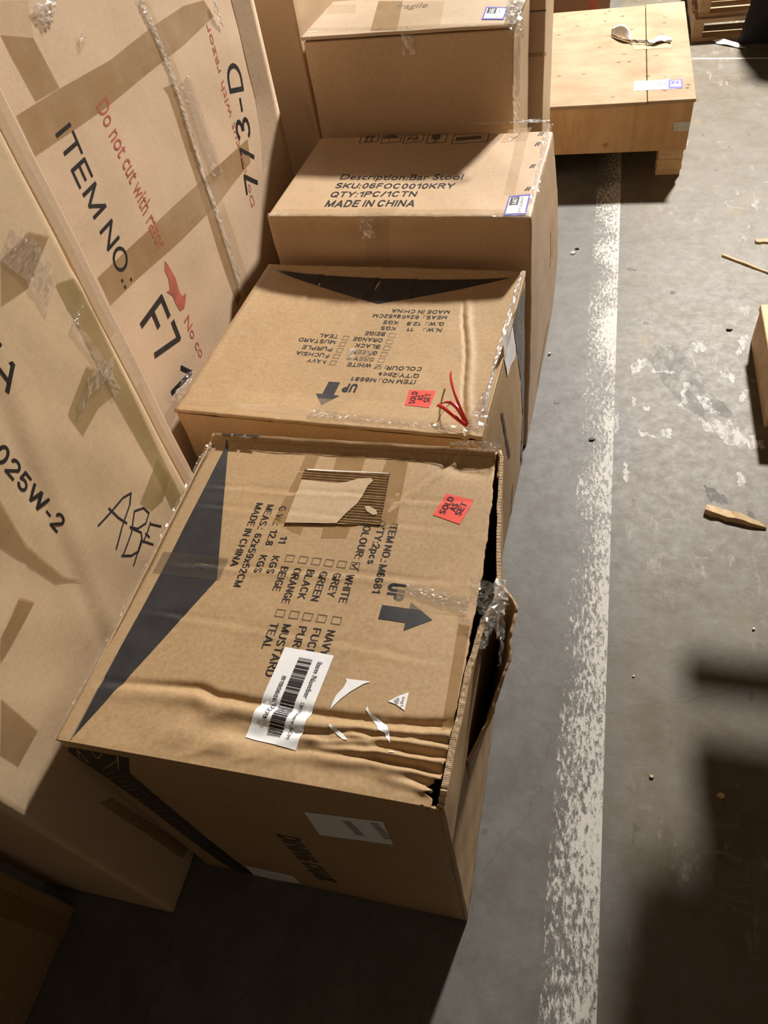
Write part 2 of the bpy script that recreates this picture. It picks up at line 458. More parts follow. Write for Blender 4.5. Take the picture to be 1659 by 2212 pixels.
# floor material
def floormat():
    m, nt, b, out = nodemat('worn_concrete')
    v = coords(nt)
    sep = nt.nodes.new('ShaderNodeSeparateXYZ'); nt.links.new(v, sep.inputs[0])
    wig = nt.nodes.new('ShaderNodeMath'); wig.operation = 'MULTIPLY_ADD'
    nt.links.new(noise(nt, v, 3.5, 4), wig.inputs[0]); wig.inputs[1].default_value = .25; nt.links.new(sep.outputs[0], wig.inputs[2])
    side = ramp(nt, wig.outputs[0], .22, .30)
    p1 = ramp(nt, noise(nt, v, 4.2, 9, .70), .42, .60)
    p2 = ramp(nt, noise(nt, v, 11, 9, .72), .40, .62)
    grey = mixc(nt, p2, (.098, .090, .080), (.138, .134, .128))
    olive = mixc(nt, p1, (.112, .088, .050), (.145, .124, .088))
    olive = mixc(nt, p2, olive, mixc(nt, .6, olive, (.175, .158, .142)))
    c = mixc(nt, side, grey, olive)
    yel = ramp(nt, noise(nt, coords(nt, (2.6, 1.3, 1)), 2.0, 5, .6), .60, .74)
    ye = nt.nodes.new('ShaderNodeMath'); ye.operation = 'MULTIPLY'; nt.links.new(yel, ye.inputs[0]); nt.links.new(side, ye.inputs[1])
    c = mixc(nt, ye.outputs[0], c, mixc(nt, .5, c, (.25, .185, .06)))
    fine = ramp(nt, noise(nt, v, 45, 8, .78), .35, .62)
    c = mixc(nt, fine, mixc(nt, .34, c, (.12, .10, .08)), c)
    # pale scuffs in two slanting directions, strongest on the aisle side
    sc1 = ramp(nt, noise(nt, coords(nt, (22, 7, 1), (0, 0, .6)), 1.0, 7, .78), .56, .66)
    sc2 = ramp(nt, noise(nt, coords(nt, (14, 40, 1), (0, 0, -.35)), 1.0, 7, .78), .58, .67)
    reg = ramp(nt, noise(nt, v, 2.3, 3), .46, .60)
    mx = nt.nodes.new('ShaderNodeMath'); mx.operation = 'MAXIMUM'; nt.links.new(sc1, mx.inputs[0]); nt.links.new(sc2, mx.inputs[1])
    mm = nt.nodes.new('ShaderNodeMath'); mm.operation = 'MULTIPLY'; nt.links.new(mx.outputs[0], mm.inputs[0]); nt.links.new(reg, mm.inputs[1])
    mm2 = nt.nodes.new('ShaderNodeMath'); mm2.operation = 'MULTIPLY'; nt.links.new(mm.outputs[0], mm2.inputs[0]); nt.links.new(side, mm2.inputs[1])
    c = mixc(nt, mm2.outputs[0], c, mixc(nt, .55, c, (.42, .39, .36)))
    # dark specks and thin cracks
    spk = ramp(nt, noise(nt, coords(nt, (1, .6, 1)), 26, 2, .5), .69, .75)
    c = mixc(nt, spk, c, mixc(nt, .6, c, (.06, .05, .04)))
    vo = N(nt, 'ShaderNodeTexVoronoi', feature='DISTANCE_TO_EDGE', i_Scale=.9)
    wv = nt.nodes.new('ShaderNodeVectorMath'); wv.operation = 'MULTIPLY_ADD'
    nz = N(nt, 'ShaderNodeTexNoise', i_Scale=4.0, i_Detail=5.0); nt.links.new(v, nz.inputs['Vector'])
    nt.links.new(nz.outputs[1], wv.inputs[0]); wv.inputs[1].default_value = (.35, .35, 0); nt.links.new(v, wv.inputs[2]); nt.links.new(wv.outputs[0], vo.inputs['Vector'])
    ck = ramp(nt, vo.outputs['Distance'], .0, .004, (1, 1, 1, 1), (0, 0, 0, 1))
    c = mixc(nt, ck, c, mixc(nt, .28, c, (.06, .05, .04)))
    nt.links.new(c, b.inputs['Base Color'])
    rr = ramp(nt, noise(nt, v, 30, 7, .7), .3, .7, (.47,) * 3 + (1,), (.60,) * 3 + (1,))
    nt.links.new(rr, b.inputs['Roughness']); b.inputs['Specular IOR Level'].default_value = .36
    bump(nt, b, noise(nt, v, 60, 8, .7), .22, .002)
    return m
FLOOR = floormat()

def paintmat(name, lo, hi, col=(.66, .63, .57), sx=70, sy_=42):
    m, nt, b, out = nodemat(name)
    v = coords(nt)
    n1 = noise(nt, coords(nt, (sx, sy_, 1), (0, 0, .7)), 1.0, 8, .8)
    n2 = noise(nt, v, 4.0, 4, .6)
    s = nt.nodes.new('ShaderNodeMath'); s.operation = 'MULTIPLY_ADD'; nt.links.new(n2, s.inputs[0]); s.inputs[1].default_value = .45; nt.links.new(n1, s.inputs[2])
    # paint survives best along the aisle-side edge
    sep = nt.nodes.new('ShaderNodeSeparateXYZ'); nt.links.new(v, sep.inputs[0])
    e = nt.nodes.new('ShaderNodeMath'); e.operation = 'MULTIPLY_ADD'; nt.links.new(sep.outputs[0], e.inputs[0]); e.inputs[1].default_value = 1.5; nt.links.new(s.outputs[0], e.inputs[2])
    a = ramp(nt, e.outputs[0], lo, hi, (0, 0, 0, 1), (.92,) * 3 + (1,))
    nt.links.new(a, b.inputs['Alpha']); b.inputs['Base Color'].default_value = col + (1,)
    b.inputs['Roughness'].default_value = .6
    return m
PAINT = paintmat('worn_white_paint', .80, .885, (.52, .495, .45), 120, 45)
PAINT2 = paintmat('thin_white_paint', .45, .6, (.75, .73, .68), 20, 60)

# ------------------------------------------------------------------ setting: floor and painted lines
V, F = grid(lambda u, v: np.array([u, v, 0.0]), lin(-5, 5, 3), lin(-3, 9, 3))
floor = mk('floor', V, F, FLOOR, kind='structure')
def line_fn(u, v): return np.array([.027 + u * .094 + .003 * wob(v * 8, u, 1, 2) * (1 - u), v, .0006])
V, F = grid(line_fn, lin(0, 1, 3), lin(-1.5, 4.1, 120))
mk('painted_line', V, F, PAINT, floor, label='worn white painted aisle line')
V, F = grid(lambda u, v: np.array([u, 4.272 - .19 * (u - .47) * .95 + v, .0006]), lin(-.2, 2.2, 8), [-.006, .008])
mk('painted_line', V, F, PAINT2, floor, label='thin white line crossing the floor')

def markmat(name, col, lo, hi, sx=60, sy_=25, amax=.8):
    m, nt, b, out = nodemat(name)
    a = ramp(nt, noise(nt, coords(nt, (sx, sy_, 1), (0, 0, .6)), 1.0, 8, .78), lo, hi, (0, 0, 0, 1), (amax,) * 3 + (1,))
    nt.links.new(a, b.inputs['Alpha']); b.inputs['Base Color'].default_value = col + (1,); b.inputs['Roughness'].default_value = .6
    return m
SCUFF = markmat('pale_scuff', (.62, .60, .58), .40, .54, 60, 25, .75)
STAING = markmat('grey_stain', (.085, .088, .09), .42, .62, 30, 16, .5)
STAIND = markmat('dark_stain', (.05, .042, .038), .36, .55, 40, 30, .55)
frFloor = Frame((0, 0, 0), (1, 0, 0), (0, 1, 0), (0, 0, 1))
def fpx(p): return (1100 + p[0] / 2.95, 450 + p[1] / 2.95)
def ragged(pl, amp=.16, n=7):
    r = random.Random(int(pl[0][0] * 7 + pl[0][1])); out = []
    for a, b in zip(pl, pl[1:] + pl[:1]):
        L = math.hypot(b[0] - a[0], b[1] - a[1])
        for k in range(n):
            t = k / n; j = r.uniform(-amp, amp) * L * .6; q = r.uniform(-amp, amp) * L * .3
            out.append((a[0] + (b[0] - a[0]) * t + j * (b[1] - a[1]) / L + q * 0, a[1] + (b[1] - a[1]) * t - j * (b[0] - a[0]) / L))
    return out
for pl in ([(930, 870), (1080, 880), (1190, 1030), (1390, 1270), (1430, 1310), (1240, 1360), (1100, 1250), (1000, 1150), (880, 960)],):
    decal_px('floor_stain', floor, frFloor, [[fpx(p) for p in ragged(pl, .12)]], STAING, eps=.0006)
for pl in ([(1240, 1760), (1310, 1790), (1390, 1850), (1390, 1890), (1270, 1860)], [(1510, 1925), (1560, 1940), (1570, 1985), (1520, 1970)], [(500, 1465), (530, 1465), (560, 1490), (535, 1500)], [(1030, 525), (1065, 530), (1050, 550), (1025, 545)], [(850, 720), (905, 730), (890, 742), (850, 738)], [(750, 385), (825, 385), (800, 402), (755, 398)], [(280, 1232), (325, 1236), (310, 1252), (285, 1248)]):
    decal_px('floor_stain', floor, frFloor, [[fpx(p) for p in ragged(pl)]], STAIND, eps=.0008)
for pl in ([(1095, 1110), (1140, 1105), (1130, 1290), (1088, 1260)], [(1170, 850), (1250, 840), (1255, 910), (1185, 930)], [(780, 970), (885, 960), (860, 1010), (790, 1080)], [(890, 1035), (1000, 1025), (1080, 1060), (1000, 1050)],
           [(1190, 1190), (1260, 1200), (1300, 1280), (1340, 1300), (1330, 1320), (1230, 1260)], [(1200, 1340), (1400, 1360), (1550, 1440), (1640, 1520), (1600, 1540), (1380, 1480), (1240, 1400)], [(1460, 830), (1530, 800), (1500, 900), (1450, 940)],
           [(780, 1200), (810, 1210), (800, 1270), (785, 1260)], [(960, 1420), (1030, 1400), (1035, 1470), (980, 1460)], [(820, 1420), (950, 1460), (940, 1475), (830, 1440)], [(730, 1620), (765, 1630), (750, 1750), (730, 1730)],
           [(1450, 1680), (1500, 1700), (1490, 1790), (1460, 1770)], [(850, 1270), (900, 1265), (890, 1290), (855, 1290)], [(670, 1330), (705, 1300), (700, 1400), (675, 1440)], [(1340, 1020), (1440, 1060), (1430, 1110), (1350, 1080)], [(1480, 1160), (1540, 1150), (1500, 1230), (1470, 1240)]):
    decal_px('pale_scuff', floor, frFloor, [[fpx(p) for p in ragged(pl, .22)]], SCUFF, eps=.0010)

# ------------------------------------------------------------------ shared prints
def print_face(root, fr, S, T, ds=0.0, dt=0.0, tri=None, bold=.007):
    o = lambda p: (p[0] + ds, p[1] + dt)
    L = []
    def add(s, u0, v0, u1): L.append((s, o((u0, v0)), o((u1, v0)), .0126, bold))
    add('ITEM NO.: M6681', .1625, .3708, .2956); add("Q'TY:2pcs", .1600, .3513, .2452); add('COLOUR:', .1600, .3289, .2378)
    for s, v, e in (('WHITE', .3255, .3191), ('GREY', .3048, .3119), ('GREEN', .2829, .3226), ('BLACK', .2616, .3214), ('ORANGE', .2401, .3322), ('BEIGE', .2187, .3120)):
        add(s, .267, v, e)
    for s, v, e in (('NAVY', .3225, .4090), ('FUCHSIA', .3013, .4420), ('PURPLE', .2795, .4350), ('MUSTARD', .2555, .4524), ('TEAL', .2361, .4112)):
        add(s, .3675, v, e)
    add('N.W.:', .148, .1990, .1885); add('11', .2085, .1990, .2234); add('KGS', .2485, .1985, .2825)
    add('G.W.:', .1478, .1780, .1885); add('12.8', .1975, .1785, .2294); add('KGS', .2490, .1775, .2829)
    add('MEAS.:', .1463, .1548, .1990); add('62x59x52CM', .2085, .1545, .3130); add('MADE IN CHINA', .1446, .1346, .2754)
    text('printed_lettering', root, fr, L, INK, label='black printed carton lettering')
    for t in (.3338, .3127, .2924, .2716, .2501, .2279): decal('tick_box', root, fr, rect_frame(.2450 + ds, t - .0066 + dt, .2572 + ds, t + .0066 + dt, .0009), INK, .0012)
    for t in (.3312, .3087, .2874, .2665, .2449): decal('tick_box', root, fr, rect_frame(.3445 + ds, t - .0066 + dt, .3567 + ds, t + .0066 + dt, .0009), INK, .0012)
    decal('tick_mark', root, fr, stroke([o((.2475, .3365)), o((.2500, .3295)), o((.2590, .3420))], .0013), INK, .0014)
    text('up_lettering', root, fr, [('UP', o((.2755, .3925)), o((.3050, .3925)), .0275, .022)], INK)
    decal('up_arrow', root, fr, [[o(p) for p in ((.3155, .3911), (.3400, .3909), (.3403, .4305), (.3535, .4306), (.3290, .4675), (.3040, .4317), (.3158, .4312))]], INKG, .001, .012, label='black up arrow')
    if tri: decal('black_triangle', root, fr, [tri], INKG, .0010, .009, label='large black printed triangle')

# ================================================================== A: open torn carton in front
A0 = np.array([-.634, .257, 0]); AL, AW, AH = .523, .587, .622
rootA = thing('dining_chair_carton', 'torn tan dining chair carton nearest the camera with barcode label and peeled patch', 'carton', (A0[0], A0[1], 0), 'dining chair cartons')
def rid(d, w1, w2): return -math.exp(-((d + w1 * .8) / w1) ** 2) + .8 * math.exp(-((d - w2 * .9) / w2) ** 2)
def ip(x, xs, ys): return float(np.interp(x, xs, ys))
def hA(s, t):
    h = -.011 * min(1, max(0, s - .008) / .014) * (1 - min(1, max(0, s - .3) / .28))          # panel sits below the back rim, level at the front
    h += .0016 * wob(s * 4, t * 4, 1.0, 1)
    e = ip(t, [0, .03], [0, 1]) * ip(s, [.567, .587], [1, 0])
    a = ip(t, [0, .10, .18, .30, .45, .52], [.001, .003, .0065, .006, .007, .009])
    s0 = ip(t, [0, .06, .17, .20, .26, .35, .45, .52], [.503, .4975, .4885, .4965, .4975, .5000, .4960, .4870]) + .001 * wob(t * 30, 3, 1, 4)
    h += a * rid(s - s0, .0065, .012) * e
    for k, (ts, sv, am) in enumerate((((.30, .40, .523), (.532, .516, .508), .0056), ((.35, .44, .523), (.541, .529, .5265), .0060), ((.32, .42, .523), (.550, .5445, .5465), .0064), ((.43, .48, .523), (.557, .560, .5640), .0048), ((.26, .36, .46), (.5235, .5275, .5215), .0030))):
        a = am * ip(t, [ts[0] - .03, ts[0] + .03, ts[1] + .02, .523], [0, .45, 1, 1.1]) * (1 + .35 * wob(t * 9, k * 5, 1, k + 1))
        if k == 4: a *= ip(t, [.40, .47], [1, 0])
        if a > 0: h += a * rid(s - ip(t, ts, sv) - .0024 * wob(t * 16, k * 3, 1, k), .0042 + .0012 * (k % 2), .0058 + .0014 * ((k + 1) % 2)) * ip(s, [.572, .587], [1, 0])
    rg = ip(s, [.495, .515, .565, .585], [0, 1, 1, 0]) * ip(t, [.08, .2, .5], [0, 1, .8])
    if rg > 0: h += rg * .0030 * (.5 - abs(wob(s * 9 + t * 3, t * 7, 1, 5)) * 1.6)
    # soft dents by the near edge
    h += .004 * math.exp(-(((s - .555) / .016) ** 2 + ((t - .22) / .06) ** 2)) * e - .004 * math.exp(-(((s - .535) / .012) ** 2 + ((t - .28) / .05) ** 2)) * e
    # light cross creases
    for s1, s2, am in ((.285, .262, .0016), (.118, .112, .0011), (.372, .398, .0010), (.160, .170, .0008)):
        h += am * rid(s - ip(t, [0, .52], [s1, s2]) - .002 * wob(t * 9, s1 * 30, 1, 6), .004, .005) * ip(t, [.02, .08, .42, .5], [0, 1, 1, .2])
    # diagonal crease in the far right corner
    d = ((s - .145) * .62 + (t - .35) * .78); q = (t - .35)
    if -.01 < q < .15: h += .0035 * rid(d, .004, .006) * ip(q, [-.01, .03, .12, .15], [0, 1, 1, 0])
    h -= .006 * math.exp(-(((s - .03) / .02) ** 2 + ((t - .47) / .045) ** 2))
    h -= .005 * ip(t, [.40, .523], [0, 1]) * ip(s, [.1, .3, .45], [0, 1, .2])
    return h
frA = Frame((A0[0], A0[1] + AW, AH + .002), (0, -1, 0), (1, 0, 0), (0, 0, 1), hA)
frA_front = Frame(A0, (1, 0, 0), (0, 0, 1), (0, -1, 0), lambda u, v: -dA(np.array([u, 0.0, v]))[1])
def dA(q):
    k = math.sin(math.pi * min(1, max(0, q[0] / AL))) * math.sin(math.pi * min(1, max(0, q[2] / AH)))
    return np.array([0, -.006 * k if q[1] < .01 else (.004 * k if q[1] > AW - .01 else 0), 0]) + np.array([.0008, .0008, 0]) * wob(q[0] * 20 + q[1] * 9, q[2] * 20, 1, 2)
V, F = rbox(AL, AW, AH, .004, 26, ('top', 'right'), dA)
solidify(mk('body', xf(V, A0), F, CARD, rootA, True), .005)
ss = sorted(set([round(x, 4) for x in lin(0, .03, 12) + lin(.03, .47, 80) + lin(.47, .587, 110)]))
def topR(s):
    j = .002 * wob(s * 60, 1, 1, 3)
    if s > .553: j += -.006 - .010 * abs(math.sin(s * 310)) * ip(s, [.553, .562, .572, .578], [0, 1, 1, 0])
    return ip(s, [0, .1, .24, .32, .4, .587], [.517, .5235, .5265, .524, .524, .517]) + j
V, F = grid(lambda k, s: frA.P(s, k * topR(s)), lin(0, .8, 70) + lin(.81, 1, 34), ss)
solidify(mk('top_panel', V, [f[::-1] for f in F], CARD, rootA, True), .0045)

# torn right wall: its rim stands away from the top panel and bulges into the aisle
def rimx(s): return ip(s, [0, .016, .115, .197, .255, .295, .33, .40, .478, .554, .587], [.524, .529, .537, .5445, .553, .552, .540, .531, .527, .5245, .522])
def side_fn(s, z):
    k = (z / AH)
    x = AL + (rimx(s) - AL) * k ** 2.2 + .010 * math.sin(math.pi * k) * math.sin(math.pi * s / AW)
    x += .0012 * wob(s * 12, z * 14, 1, 5)
    zt = z - (.003 * ip(s, [.26, .30, .34, .5, .587], [0, .6, 1, .6, .2])) * k ** 4
    if s > .56: zt -= .02 * ip(s, [.56, .587], [0, 1]) * k ** 6 * abs(math.sin(s * 400))
    return np.array([A0[0] + x, A0[1] + AW - s, zt])
V, F = grid(side_fn, lin(0, AW, 60), lin(.002, AH + .003, 34))
solidify(mk('side_panel', V, F, CARD, rootA, True, label='torn right wall standing away from the top'), .005, 0)
# second ply hanging outside the wall, leaving a black slot
def ply_fn(u, k):
    s = .265 + u * .215
    zt = ip(u, [0, .25, .55, .85, 1], [.618, .606, .580, .540, .500]) + .004 * wob(u * 20, 1, 1, 7)
    zb = ip(u, [0, .4, 1], [.34, .32, .43])
    z = zb + (zt - zb) * k
    gap = ip(u, [0, .12, .45, .8, 1], [.006, .028, .042, .028, .003]) * k ** 1.3
    kk = z / AH
    x = AL + (rimx(s) - AL) * kk ** 2.2 + .010 * math.sin(math.pi * kk) * math.sin(math.pi * s / AW)
    return np.array([A0[0] + x + .004 + gap + .001 * wob(u * 14, k * 9, 1, 1), A0[1] + AW - s, z])
V, F = grid(ply_fn, lin(0, 1, 40), lin(0, 1, 20))
solidify(mk('loose_flap', V, F, CARD, rootA, True, label='outer ply peeling off the right wall'), .004, 1)
# pale corrugated rim along the torn edge
def rim_fn(u, k):
    s = .30 + u * .283; p = side_fn(s, AH + .003)
    return p + np.array([-.004 + .008 * k, 0, .0012 + .0005 * math.sin(s * 2600) * (.5 + .5 * wob(s * 40, 2, 1, 4)) + .0012 * wob(s * 80, k, 1, 2)])
V, F = grid(rim_fn, lin(0, 1, 260), [0, .5, 1])
mk('torn_edge', V, F, EDGE, rootA, label='frayed corrugated edge')
V, F = grid(lambda u, k: side_fn(.012 + u * .285, AH + .003) + np.array([-.003 + .006 * k, 0, .0010 + .0003 * math.sin(u * 700) + .0006 * wob(u * 30, k, 1, 3)]), lin(0, 1, 160), [0, .5, 1])
mk('torn_edge', V, F, EDGE, rootA, label='frayed corrugated edge')
# frayed flecks at the near right corner
V = []; F = []
for i in range(26):
    s = .588; b_ = frA.P(.580 + rnd.uniform(0, .006), .495 + rnd.uniform(0, .026), -.002) + np.array([0, -.001, rnd.uniform(-.020, 0)])
    d = np.array([rnd.uniform(.002, .010), rnd.uniform(-.006, 0), rnd.uniform(-.004, .006)]); n = len(V)
    V += [b_, b_ + d, b_ + d * .6 + np.array([0, 0, .004])]; F.append((n, n + 1, n + 2))
mk('frayed_corner', V, F, EDGE, rootA)

print_face(rootA, frA, .587, .523, tri=[(.004, .0305), (.3035, .1236), (.5860, .0214)])
# peeled patch: exposed flutes with a remnant of the liner
cornA = [(.0655, .1965), (.0600, .3480), (.1700, .3560), (.1850, .1985)]
def patch_uv(a, b):
    p = [np.array(c) for c in cornA]
    return (p[0] * (1 - a) + p[1] * a) * (1 - b) + (p[3] * (1 - a) + p[2] * a) * b
def flute_fn(a, b):
    u, v = patch_uv(a, b); return frA.P(u, v, .0016 + .0013 * math.sin(u * 2 * math.pi / .0058 + .4 * wob(v * 20, u * 5, 1, 3)))
V, F = grid(flute_fn, lin(0, 1, 24), lin(0, 1, 190))
pt = mk('torn_patch', V, [f[::-1] for f in F], FLUTE, rootA, True, label='peeled patch showing corrugated flutes')
rem = [(.012, .20), (.10, .21), (.30, .23), (.45, .24), (.55, .21), (.66, .14), (.80, .12), (.83, .17), (.78, .28), (.76, .40), (.74, .52), (.71, .62), (.66, .72), (.62, .80), (.58, .90), (.55, .99), (.40, .995), (.20, .995), (.005, .995)]
def bilerp(pts): return [patch_uv(a, b) for a, b in pts]
decal('liner_remnant', pt, frA, [bilerp(rem)], LINER, .0085, .008)
decal('liner_remnant', pt, frA, [bilerp([(.80, .68), (.84, .66), (.93, .74), (.95, .82), (.90, .83), (.83, .76)])], LINER, .0090, .008)
decal('cut_edge', pt, frA, [bilerp([(.04, -.012), (.50, -.004), (.99, .012), (.99, .022), (.5, .012), (.04, .012)])], PAPER, .0092, .01)
for q in ([(.028, .188), (.028, .213), (.066, .211), (.066, .187)], [(.020, .244), (.018, .297), (.062, .297), (.062, .247)], [(.022, .335), (.020, .372), (.175, .381), (.175, .357), (.062, .349), (.062, .333)],
          [(.070, .186), (.068, .199), (.183, .198), (.186, .176)], [(.184, .203), (.186, .232), (.203, .231), (.199, .215), (.193, .204)], [(.176, .263), (.178, .308), (.201, .307), (.206, .266)]):
    decal('packing_tape', rootA, frA, [q], TAPE, .0011, .02)
decal('packing_tape', rootA, frA, [rct(.004, .002, .583, .024)], TAPEL, .0014, .02)
decal('packing_tape', rootA, frA, [rct(.262, .012, .305, .128)], TAPEC, .0022, .012)
decal('packing_tape', rootA, frA, [rct(.28, .408, .316, .516)], TAPEL, .0022, .012)
decal('packing_tape', rootA, frA, [[(.33, .505), (.33, .521), (.492, .522), (.492, .508)]], TAPE, .0012, .02)
# stickers and labels
def sticker(root, fr, c4, nm='red_sticker'):
    c = [np.array(p, float) for p in c4]
    o = decal(nm, root, fr, [c], REDST, .0016, .006, label='red SOLD AS SET sticker')
    top, right = c[0], c[1]; e = c[1] - c[0]; g = c[3] - c[0]
    return o, c[0], e, g
stA, o_, e_, g_ = sticker(rootA, frA, [(.0935, .4490), (.1035, .4950), (.1540, .4800), (.1390, .4350)])
# words run from the sticker's near-left side up towards the far edge
def sold_words(st, fr, o, e, g, lines):
    it = []
    for s, a0, a1, b in lines:
        p = o + g * (1 - a0) + e * b; q = o + g * (1 - a1) + e * b
        it.append((s, p, q, np.linalg.norm(e) * .23, .013))
    text('sticker_lettering', st, fr, it, REDTXT, .0026)
sold_words(stA, frA, o_, e_, g_, (('SOLD', .12, .90, .36), ('AS', .34, .68, .62), ('SET', .22, .80, .88)))
lbA = [np.array(p) for p in ((.4045, .2705), (.4073, .3432), (.5470, .3312), (.5401, .2586))]
def lbl(a, b): return (lbA[0] * (1 - a) + lbA[3] * a) * (1 - b) + (lbA[1] * (1 - a) + lbA[2] * a) * b
lab = decal('barcode_label', rootA, frA, [lbA], PAPER, .0022, .006, label='white item number barcode label')
bars = []; x = .09; rb = random.Random(4)
while x < .93:
    wd = rb.choice([.006, .006, .010, .016, .022]); 
    bars.append([lbl(x, .36), lbl(x + wd, .36), lbl(x + wd, .64), lbl(x, .64)]); x += wd + rb.choice([.005, .006, .009, .014])
decal('barcode', lab, frA, bars, INK, .0038, .006)
text('label_lettering', lab, frA, [('Item Number', lbl(.10, .75), lbl(.50, .75), .0075, .005), ('Discovery SCM', lbl(.55, .75), lbl(.92, .75), .0050, 0.0), ('B190606172​7B'.replace('\u200b', ''), lbl(.32, .20), lbl(.80, .20), .0060, .005)], INK, .0042)
k8 = lambda p: (500 + p[0] / 4.1475, 1380 + p[1] / 4.1475)
for k, poly in enumerate((((1020, 340), (1245, 370), (1180, 390), (1060, 460), (970, 530), (920, 580), (880, 625), (900, 560), (935, 490), (1000, 420), (1025, 370)), ((1400, 550), (1490, 500), (1585, 465), (1548, 632), (1470, 575)),
             ((1215, 592), (1230, 640), (1300, 690), (1390, 760), (1410, 830), (1425, 940), (1385, 890), (1375, 840), (1315, 820), (1300, 770), (1240, 680), (1200, 625)), ((880, 765), (930, 800), (1000, 850), (1042, 912), (1000, 905), (940, 850), (875, 790)), ((1415, 1018), (1465, 1020), (1462, 1032), (1413, 1028)))):
    p2 = decal_px('paper_scrap', rootA, frA, [[k8(p) for p in poly]], PAPER, eps=.0021, maxlen=.005)
    if k == 1:
        decal_px('scrap_print', p2, frA, [[k8(p) for p in ((1450, 545), (1490, 512), (1505, 530), (1490, 572), (1470, 565))]], PAPERG, eps=.0030, maxlen=.005)
        text_px('scrap_lettering', p2, frA, [('king L', k8((1528, 508)), k8((1512, 600)), k8((1556, 511)), 0)], INKF, .0034)
# front: dark printed band, lettering, two pale labels
bd = [[(146, 1613), (278, 1637), (281, 1668), (420, 1782), (548, 1888), (508, 1882), (452, 1842), (300, 1727), (150, 1625)]]
band = decal_px('printed_band', rootA, frA_front, bd, INKG, eps=.001, label='black printed band with a line pattern')
zz_ = [frA_front.uv(p) for p in ((168, 1617), (172, 1635), (193, 1645), (170, 1620))]
pats = stroke(zz_, .0022) + stroke([frA_front.uv(p) for p in ((200, 1622), (211, 1638), (222, 1627))], .0022) + stroke([frA_front.uv(p) for p in ((226, 1658), (253, 1642), (255, 1630), (257, 1660))], .0022)
for i in range(24):
    k = i / 23; a = np.array((250, 1665)) * (1 - k) + np.array((508, 1878)) * k; c_ = np.array((215, 1672)) * (1 - k) + np.array((480, 1866)) * k
    pats += stroke([frA_front.uv(a), frA_front.uv(c_)], .0016)
pats += stroke([frA_front.uv((253, 1660)), frA_front.uv((520, 1880))], .0012)
decal('line_pattern', band, frA_front, pats, INKY, .0020)
text_px('front_lettering', rootA, frA_front, [('DINING CHAIR', (597, 1792), (688, 1896), (648, 1801), .02)], INKF, .001)
lb2 = decal_px('shipping_label', rootA, frA_front, [[(658, 1749), (828, 1773), (850, 1821), (693, 1796)]], PAPER, eps=.001, label='white shipping label on the shaded front')
for (xa, ya, xb, yb) in ((740, 1768, 772, 1799), (800, 1774, 832, 1809)):
    bb = []
    for i in range(9):
        k = i / 9; a = (xa + (xb - xa) * k, ya + (yb - ya) * k)
        bb.append([frA_front.uv(p) for p in (a, (a[0] + 18, a[1] + 2), (a[0] + 20, a[1] + 4), (a[0] + 2, a[1] + 2))])
    decal('label_print', lb2, frA_front, bb, PAPERG, .0020)
decal_px('shipping_label', rootA, frA_front, [[(531, 1867), (633, 1888), (651, 1909), (551, 1894)]], PAPER, eps=.001)

# clear film knotted over the torn wall
def crumple(name, parent, path, acr, amp, seed, mat, nu=26, nv=9, label=None):
    r = np.random.RandomState(seed); path = [np.array(p, float) for p in path]; acr = [np.array(a, float) for a in acr]
    d = np.clip(r.randn(nv, nu, 3), -1.6, 1.6) * amp * .62
    L = np.linspace(0, 1, len(path)); V = []
    for j in range(nv):
        for i in range(nu):
            u = i / (nu - 1); c = np.array([np.interp(u, L, [p[k] for p in path]) for k in range(3)])
            a = np.array([np.interp(u, L, [p[k] for p in acr]) for k in range(3)])
            V.append(c + a * (j / (nv - 1) - .5) + d[j, i])
    F = [(j * nu + i, j * nu + i + 1, (j + 1) * nu + i + 1, (j + 1) * nu + i) for j in range(nv - 1) for i in range(nu - 1)]
    return mk(name, V, F, mat, parent, label=label)
pA = lambda s, t, z: (A0[0] + t, A0[1] + AW - s, z)
crumple('plastic_film', rootA, [pA(.285, .515, .640), pA(.30, .545, .635), pA(.325, .568, .615), pA(.345, .565, .575)], [(0, .03, 0), (.01, .05, .01), (.0, .06, .0), (0, .05, 0)], .0034, 5, FILM, label='crumpled clear film')
crumple('plastic_film', rootA, [pA(.262, .556, .632), pA(.30, .560, .636), pA(.335, .545, .622), pA(.365, .538, .612)], [(.012, 0, .0), (.022, 0, .0), (.02, 0, 0), (.014, 0, 0)], .0032, 6, FILMW, label='crumpled clear film')
crumple('plastic_film', rootA, [frA.P(.282, .42, .003), frA.P(.292, .47, .004), frA.P(.300, .515, .004)], [(0, .016, 0), (0, .024, 0), (0, .026, 0)], .0009, 8, FILM)
crumple('plastic_film', rootA, [frA.P(-.004, .44, .006), frA.P(.000, .49, .012), frA.P(.004, .525, .010)], [(0, .006, 0), (0, .016, .002), (0, .02, 0)], .0022, 9, FILM)
crumple('plastic_film', rootA, [frA.P(.02, .004, .006), frA.P(.06, -.001, .005), frA.P(.13, -.003, .003), frA.P(.2, -.004, .002)], [(.012, 0, 0), (.012, 0, 0), (.008, 0, 0), (.005, 0, 0)], .0016, 10, FILM, nu=40, nv=5)
crumple('plastic_film', rootA, [frA.P(.2, -.003, .002), frA.P(.4, -.003, .002), frA.P(.585, -.002, .0)], [(.005, 0, 0)] * 3, .0011, 11, FILM, nu=60, nv=4)
